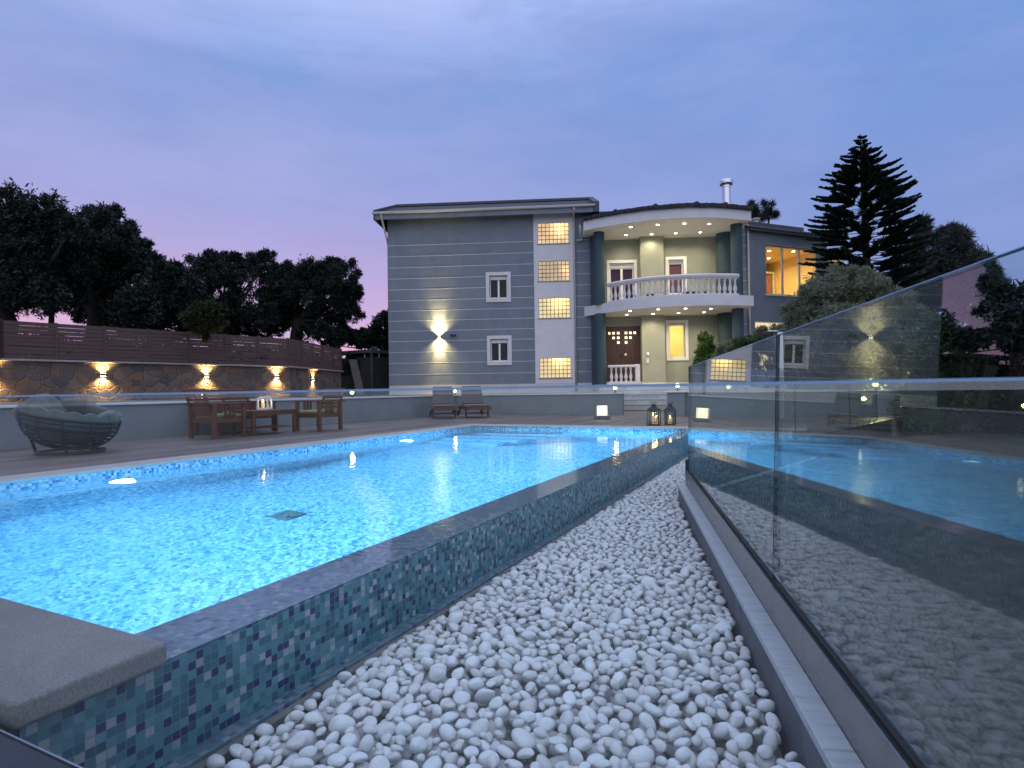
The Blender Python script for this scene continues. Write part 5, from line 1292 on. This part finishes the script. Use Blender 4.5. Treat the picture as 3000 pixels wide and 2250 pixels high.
o = leaf_cloud('creeper', 'leaf_creeper', cre, 6000, .13, .03, None, 77, clump=.6, nclump=14, shoots=True); tag(o, 'yellow green creeper spilling over the top of the wooden fence', 'creeper')
ug = []
rr = random.Random(3)
for a_, b_, n_ in ((SW0-(SW1-SW0)*1.2, SW1, 46), (SW1, SW2, 16)):
    t_ = (b_-a_).normalized(); nn_ = Vector((-t_.y, t_.x, 0))
    for i in range(n_):
        q_ = a_.lerp(b_, (i+rr.random())/n_)+nn_*rr.uniform(.7, 2.2); h_ = rr.uniform(.45, .62)
        ug.append((q_+Vector((0, 0, 1.45+h_*.75)), (.75, .75, h_)))
o = leaf_cloud('undergrowth', 'leaf_olive_dark', ug, 60000, .13, .05, None, 99, shell=.1, clump=.5, nclump=20); tag(o, 'dark undergrowth close behind the wooden fence', 'undergrowth', kind='stuff')
# --- tall Norfolk Island pine
np_ = thing('norfolk_pine', 'tall symmetrical tiered pine to the right of the house', 'tree', Vector((14.55, 24, 0)))
mb = MB(); H_ = 11.0
mb.tube([(.25, 0, -.7), (.12, 0, 3), (.02, 0, 7), (-.08, 0, 10), (-.10, 0, H_)], [.26, .20, .12, .05, .015], 12); rr = random.Random(5); tipz = H_
V, F, T = [], [], []
def frond(base, direc, L, droop, lift):
    """one whorl branch: an arching limb clothed with upswept green branchlets"""
    side = Vector((-direc.y, direc.x, 0)); pts = []
    for k in range(9):
        t = k/8; pts.append(base+direc*(L*t)+Vector((0, 0, -droop*L*sin(pi*t*.62)*.55+lift*L*t*t)))
    mb.tube(pts, [.028*(1-.8*k/8)*max(.4, L/3) for k in range(9)], 5, caps=False)
    n = int(16+L*145)
    for i in range(n):
        t = .30+.72*(i+rr.random())/n if L > 1.6 else .10+.92*(i+rr.random())/n
        t0 = min(.999, t); j = int(t0*8); q = pts[j].lerp(pts[min(8, j+1)], t0*8-j)
        l = (.10+.36*min(1, L/2.0))*(1.05-.72*max(0, t-.42)/.6)*rr.uniform(.75, 1.15)
        s = rr.choice((-1, 1)); a = rr.uniform(.35, 1.15)
        d = (direc*rr.uniform(.75, 1.1)+side*s*rr.uniform(.15, .8)+Vector((0, 0, rr.uniform(.20, .62)))).normalized()
        w = d.cross(Vector((rr.uniform(-1, 1), rr.uniform(-1, 1), rr.uniform(-1, 1)))).normalized()*.036
        o_ = len(V); V.extend([q-w*.6, q+w*.6, q+d*l*.6+w, q+d*l, q+d*l*.6-w]); F.append((o_, o_+1, o_+2, o_+3, o_+4)); T.append(rr.random())
z = 10.75; k = 0
while z > 2.9:
    f = (H_-z)/(H_-3.0); L = float(np.interp(f, [0, .05, .126, .20, .27, .35, .43, .53, .62, .8, 1], [.06, .26, .72, 1.22, 1.72, 1.88, 2.05, 2.2, 2.35, 2.45, 2.4]))
    nb_ = 5 if f < .12 else 7
    a0 = rr.uniform(0, 6.28); xx = -.10+.35*f*.6
    for i in range(nb_):
        a = a0+2*pi*i/nb_+rr.uniform(-.15, .15); LL = L*rr.uniform(.80, 1.03)+.05
        frond(Vector((xx, 0, z+rr.uniform(-.05, .05))), Vector((cos(a), sin(a), 0)), LL, .05+.09*f, .20 if f < .5 else .15)
    z -= .235+.085*f; k += 1
mb.build('trunk', 'bark', np_, smooth=True)
me = bpy.data.meshes.new('crown'); me.from_pydata(V, [], F); me.update(); a_ = me.attributes.new('tone', 'FLOAT', 'FACE'); a_.data.foreach_set('value', T); me.materials.append(MATS['needle_dark'])
o = bpy.data.objects.new('crown', me); COL.objects.link(o); o.parent = np_
# --- olives and conifers on the right
px_tree('olive_tree', 'silvery green olive tree below the tall pine, half behind the tilted glass', 14.6, (2480, 1150), [(2400, 850, 40), (2450, 840, 46), (2500, 850, 50), (2560, 840, 36), (2370, 905, 50), (2440, 920, 70), (2530, 905, 66), (2600, 890, 50), (2340, 960, 34), (2400, 990, 66), (2490, 1000, 76), (2590, 990, 70), (2660, 960, 50), (2350, 1040, 46), (2450, 1080, 60), (2560, 1080, 66), (2650, 1060, 66), (2520, 1140, 40), (2620, 1140, 50), (2700, 1010, 46), (2700, 1090, 50), (2740, 1150, 44)], [], 60000, mat='leaf_olive', ll=.12, lw=.026, seed=21, trunk_r=.2, fork=(2480, 1100), clump=.36, gz=-1.6)
px_tree('conifer', 'loose dark conifer with a pointed tip behind the pine', 36, (2700, 880), [(2703, 690, 16), (2705, 655, 8), (2700, 730, 26), (2712, 770, 36), (2690, 820, 46), (2730, 860, 56), (2660, 900, 60)], [], 14000, mat='needle_grey', ll=.5, lw=.05, seed=22, trunk_r=.15, fork=(2702, 720), gz=-1.6)
px_tree('conifer', 'wide dark feathery conifer with several tips, above the sloping glass edge', 34, (2790, 880), [(2775, 690, 16), (2795, 680, 14), (2760, 720, 26), (2800, 720, 30), (2825, 700, 14), (2780, 770, 48), (2830, 760, 36), (2740, 790, 36), (2800, 840, 66), (2860, 810, 36), (2720, 850, 50), (2890, 850, 36), (2640, 860, 46), (2600, 880, 46)], [], 26000, mat='needle_grey', ll=.45, lw=.05, seed=23, trunk_r=.18, fork=(2790, 800), gz=-1.6)
px_tree('conifer', 'low feathery conifer at the end of the treeline, cut by the glass edge', 34, (2880, 880), [(2868, 755, 14), (2885, 765, 16), (2860, 790, 26), (2895, 800, 28), (2880, 850, 40), (2920, 850, 26)], [], 9000, mat='needle_grey', ll=.4, lw=.05, seed=24, trunk_r=.1, fork=(2880, 800), gz=-1.6)
for i, (lab, cr_, Y) in enumerate((('dark olive tree seen through the tilted glass, right of the lit leaves', [(2740, 1010, 60), (2790, 1060, 80), (2720, 1100, 66), (2830, 1130, 90), (2750, 1190, 80), (2700, 1240, 60), (2860, 1230, 80), (2780, 1290, 70)], 13),
                                   ('large dark tree filling the right edge behind the tilted glass', [(2900, 960, 70), (2970, 930, 80), (3060, 900, 110), (2930, 1050, 100), (3040, 1050, 130), (2960, 1180, 120), (3080, 1210, 140), (2940, 1310, 90), (3060, 1360, 120)], 12))):
    px_tree('olive_tree', lab, Y, (cr_[3][0], 1350), cr_, [], 30000, mat='leaf_mid' if i == 0 else 'leaf_olive_dark', ll=.13, lw=.04, seed=31+i, trunk_r=.16, fork=(cr_[3][0], 1280), clump=.36, gz=-1.6)
for lab, px_, cr_, Y, sd in (('distant feathery pine just right of the chimney, above the curved roof', 2208, [(2205, 600, 10), (2212, 620, 16), (2195, 632, 12), (2225, 640, 16)], 46, 41), ('sparse distant pine above the roof of the side wing', 2253, [(2240, 600, 9), (2262, 600, 8), (2250, 622, 14), (2268, 632, 12), (2238, 636, 12)], 47, 42)):
    px_tree('distant_pine', lab, Y, (px_, 680), [(x_, y_, r_*.62) for x_, y_, r_ in cr_], [[(px_, 680), (px_, 640), (px_-2, 590)]], 1100, mat='needle_grey', ll=.42, lw=.05, seed=sd, trunk_r=.10, fork=(px_, 640), dy=.6, clump=.4, gz=.5)
# --- shrubs by the side wing and the round topped shrub on the porch
def shrub(name, label, cl, n, mat, ll, lw, seed, base, stems=5, cat='shrub', pot=None, clump=.34):
    r = thing(name, label, cat, base)
    cl = [(Vector(p)-Vector(base), R_) for p, R_ in cl]
    mb = MB()
    for i in range(stems):
        p, R_ = cl[(i*7) % len(cl)]; limb(mb, [(0, 0, .0), p*.5+Vector((0, 0, .05)), p], .03, .008, seed+i)
    mb.build('stem', 'bark', r); leaf_cloud('foliage', mat, cl, n, ll, lw, r, seed, clump=clump, nclump=18)
    return r
Y = 25.2; k = Y/FPX
pot = MB().lathe([(.17, 0), (.23, .30), (.25, .31), (.25, .36), (.21, .36), (.20, .30)], (0, 0, 0), 24).build('plant_pot', 'concrete', loc=at(2068, 1123, Y).xy.to_3d()+Vector((0, 0, .851)), smooth=False); tag(pot, 'grey pot holding the leafy shrub beside the lit porch window', 'pot')
shrub('porch_shrub', 'dense green egg shaped shrub in a pot beside the lit porch window', [(at(2063, 990, Y), 17*k), (at(2070, 1010, Y), 24*k), (at(2058, 1025, Y), 24*k), (at(2075, 1045, Y), 28*k), (at(2058, 1060, Y), 27*k), (at(2082, 1070, Y), 24*k), (at(2066, 1082, Y), 20*k)], 7500, 'leaf_ficus', .12, .07, 51, at(2068, 1108, Y), 4)
for i, (lab, x0, x1, y0, y1, Y, mat) in enumerate((('tall olive shrub in front of the bright garden window of the side wing', 2205, 2290, 952, 1120, 21.5, 'leaf_olive'), ('olive shrub at the right end of the bright garden window', 2280, 2385, 962, 1120, 20.5, 'leaf_olive'), ('loose olive shrub in front of the round porch column', 2110, 2195, 1000, 1120, 22, 'leaf_olive'), ('olive shrub against the house corner beside the curved balcony', 2150, 2220, 985, 1120, 21, 'leaf_mid'))):
    k = Y/FPX; cl = []; rr = random.Random(60+i)
    for j in range(26):
        f = rr.random()**1.5; x = x0+(x1-x0)*rr.random(); y = y0+14+(y1-y0-14)*f; cl.append((at(x, y, Y+rr.uniform(-.3, .3)), rr.uniform(10, 19)*k))
    b = at((x0+x1)/2, 1140, Y); shrub('olive_shrub', lab, cl, 9000, mat, .15, .04, 60+i, Vector((b.x, Y, .55)), 7, clump=.45)
light('garden_uplight', 'SPOT', W0+Vector((-.6, -1.2, -25.77+25.77))*1+Vector((0, 0, .7)), 60, (1., .78, .5), .05, W0+Vector((.1, .2, 4)), 80)
# pots on the balcony floor
for i, (s, w) in enumerate(((10.9, 1.35), (11.6, 1.6), (13.0, 1.9), (13.35, 1.9), (13.75, 1.85), (14.5, 1.6))):
    lab = ['dark planter on the balcony floor, first behind the white balusters from the door', 'dark planter on the balcony floor, second behind the white balusters from the door', 'dark planter on the balcony floor, below the left side of the maroon window', 'dark planter on the balcony floor, below the middle of the maroon window', 'dark planter on the balcony floor, just right of the maroon window', 'dark planter on the balcony floor, nearest the right column'][i]
    p_ = MB().lathe([(.06, 0), (.13, .14), (.16, .22), (.15, .25), (.12, .2)], (0, 0, 0), 16).build('planter', 'dark_channel', loc=Hs(s, w, 4.362)); tag(p_, lab, 'planter')
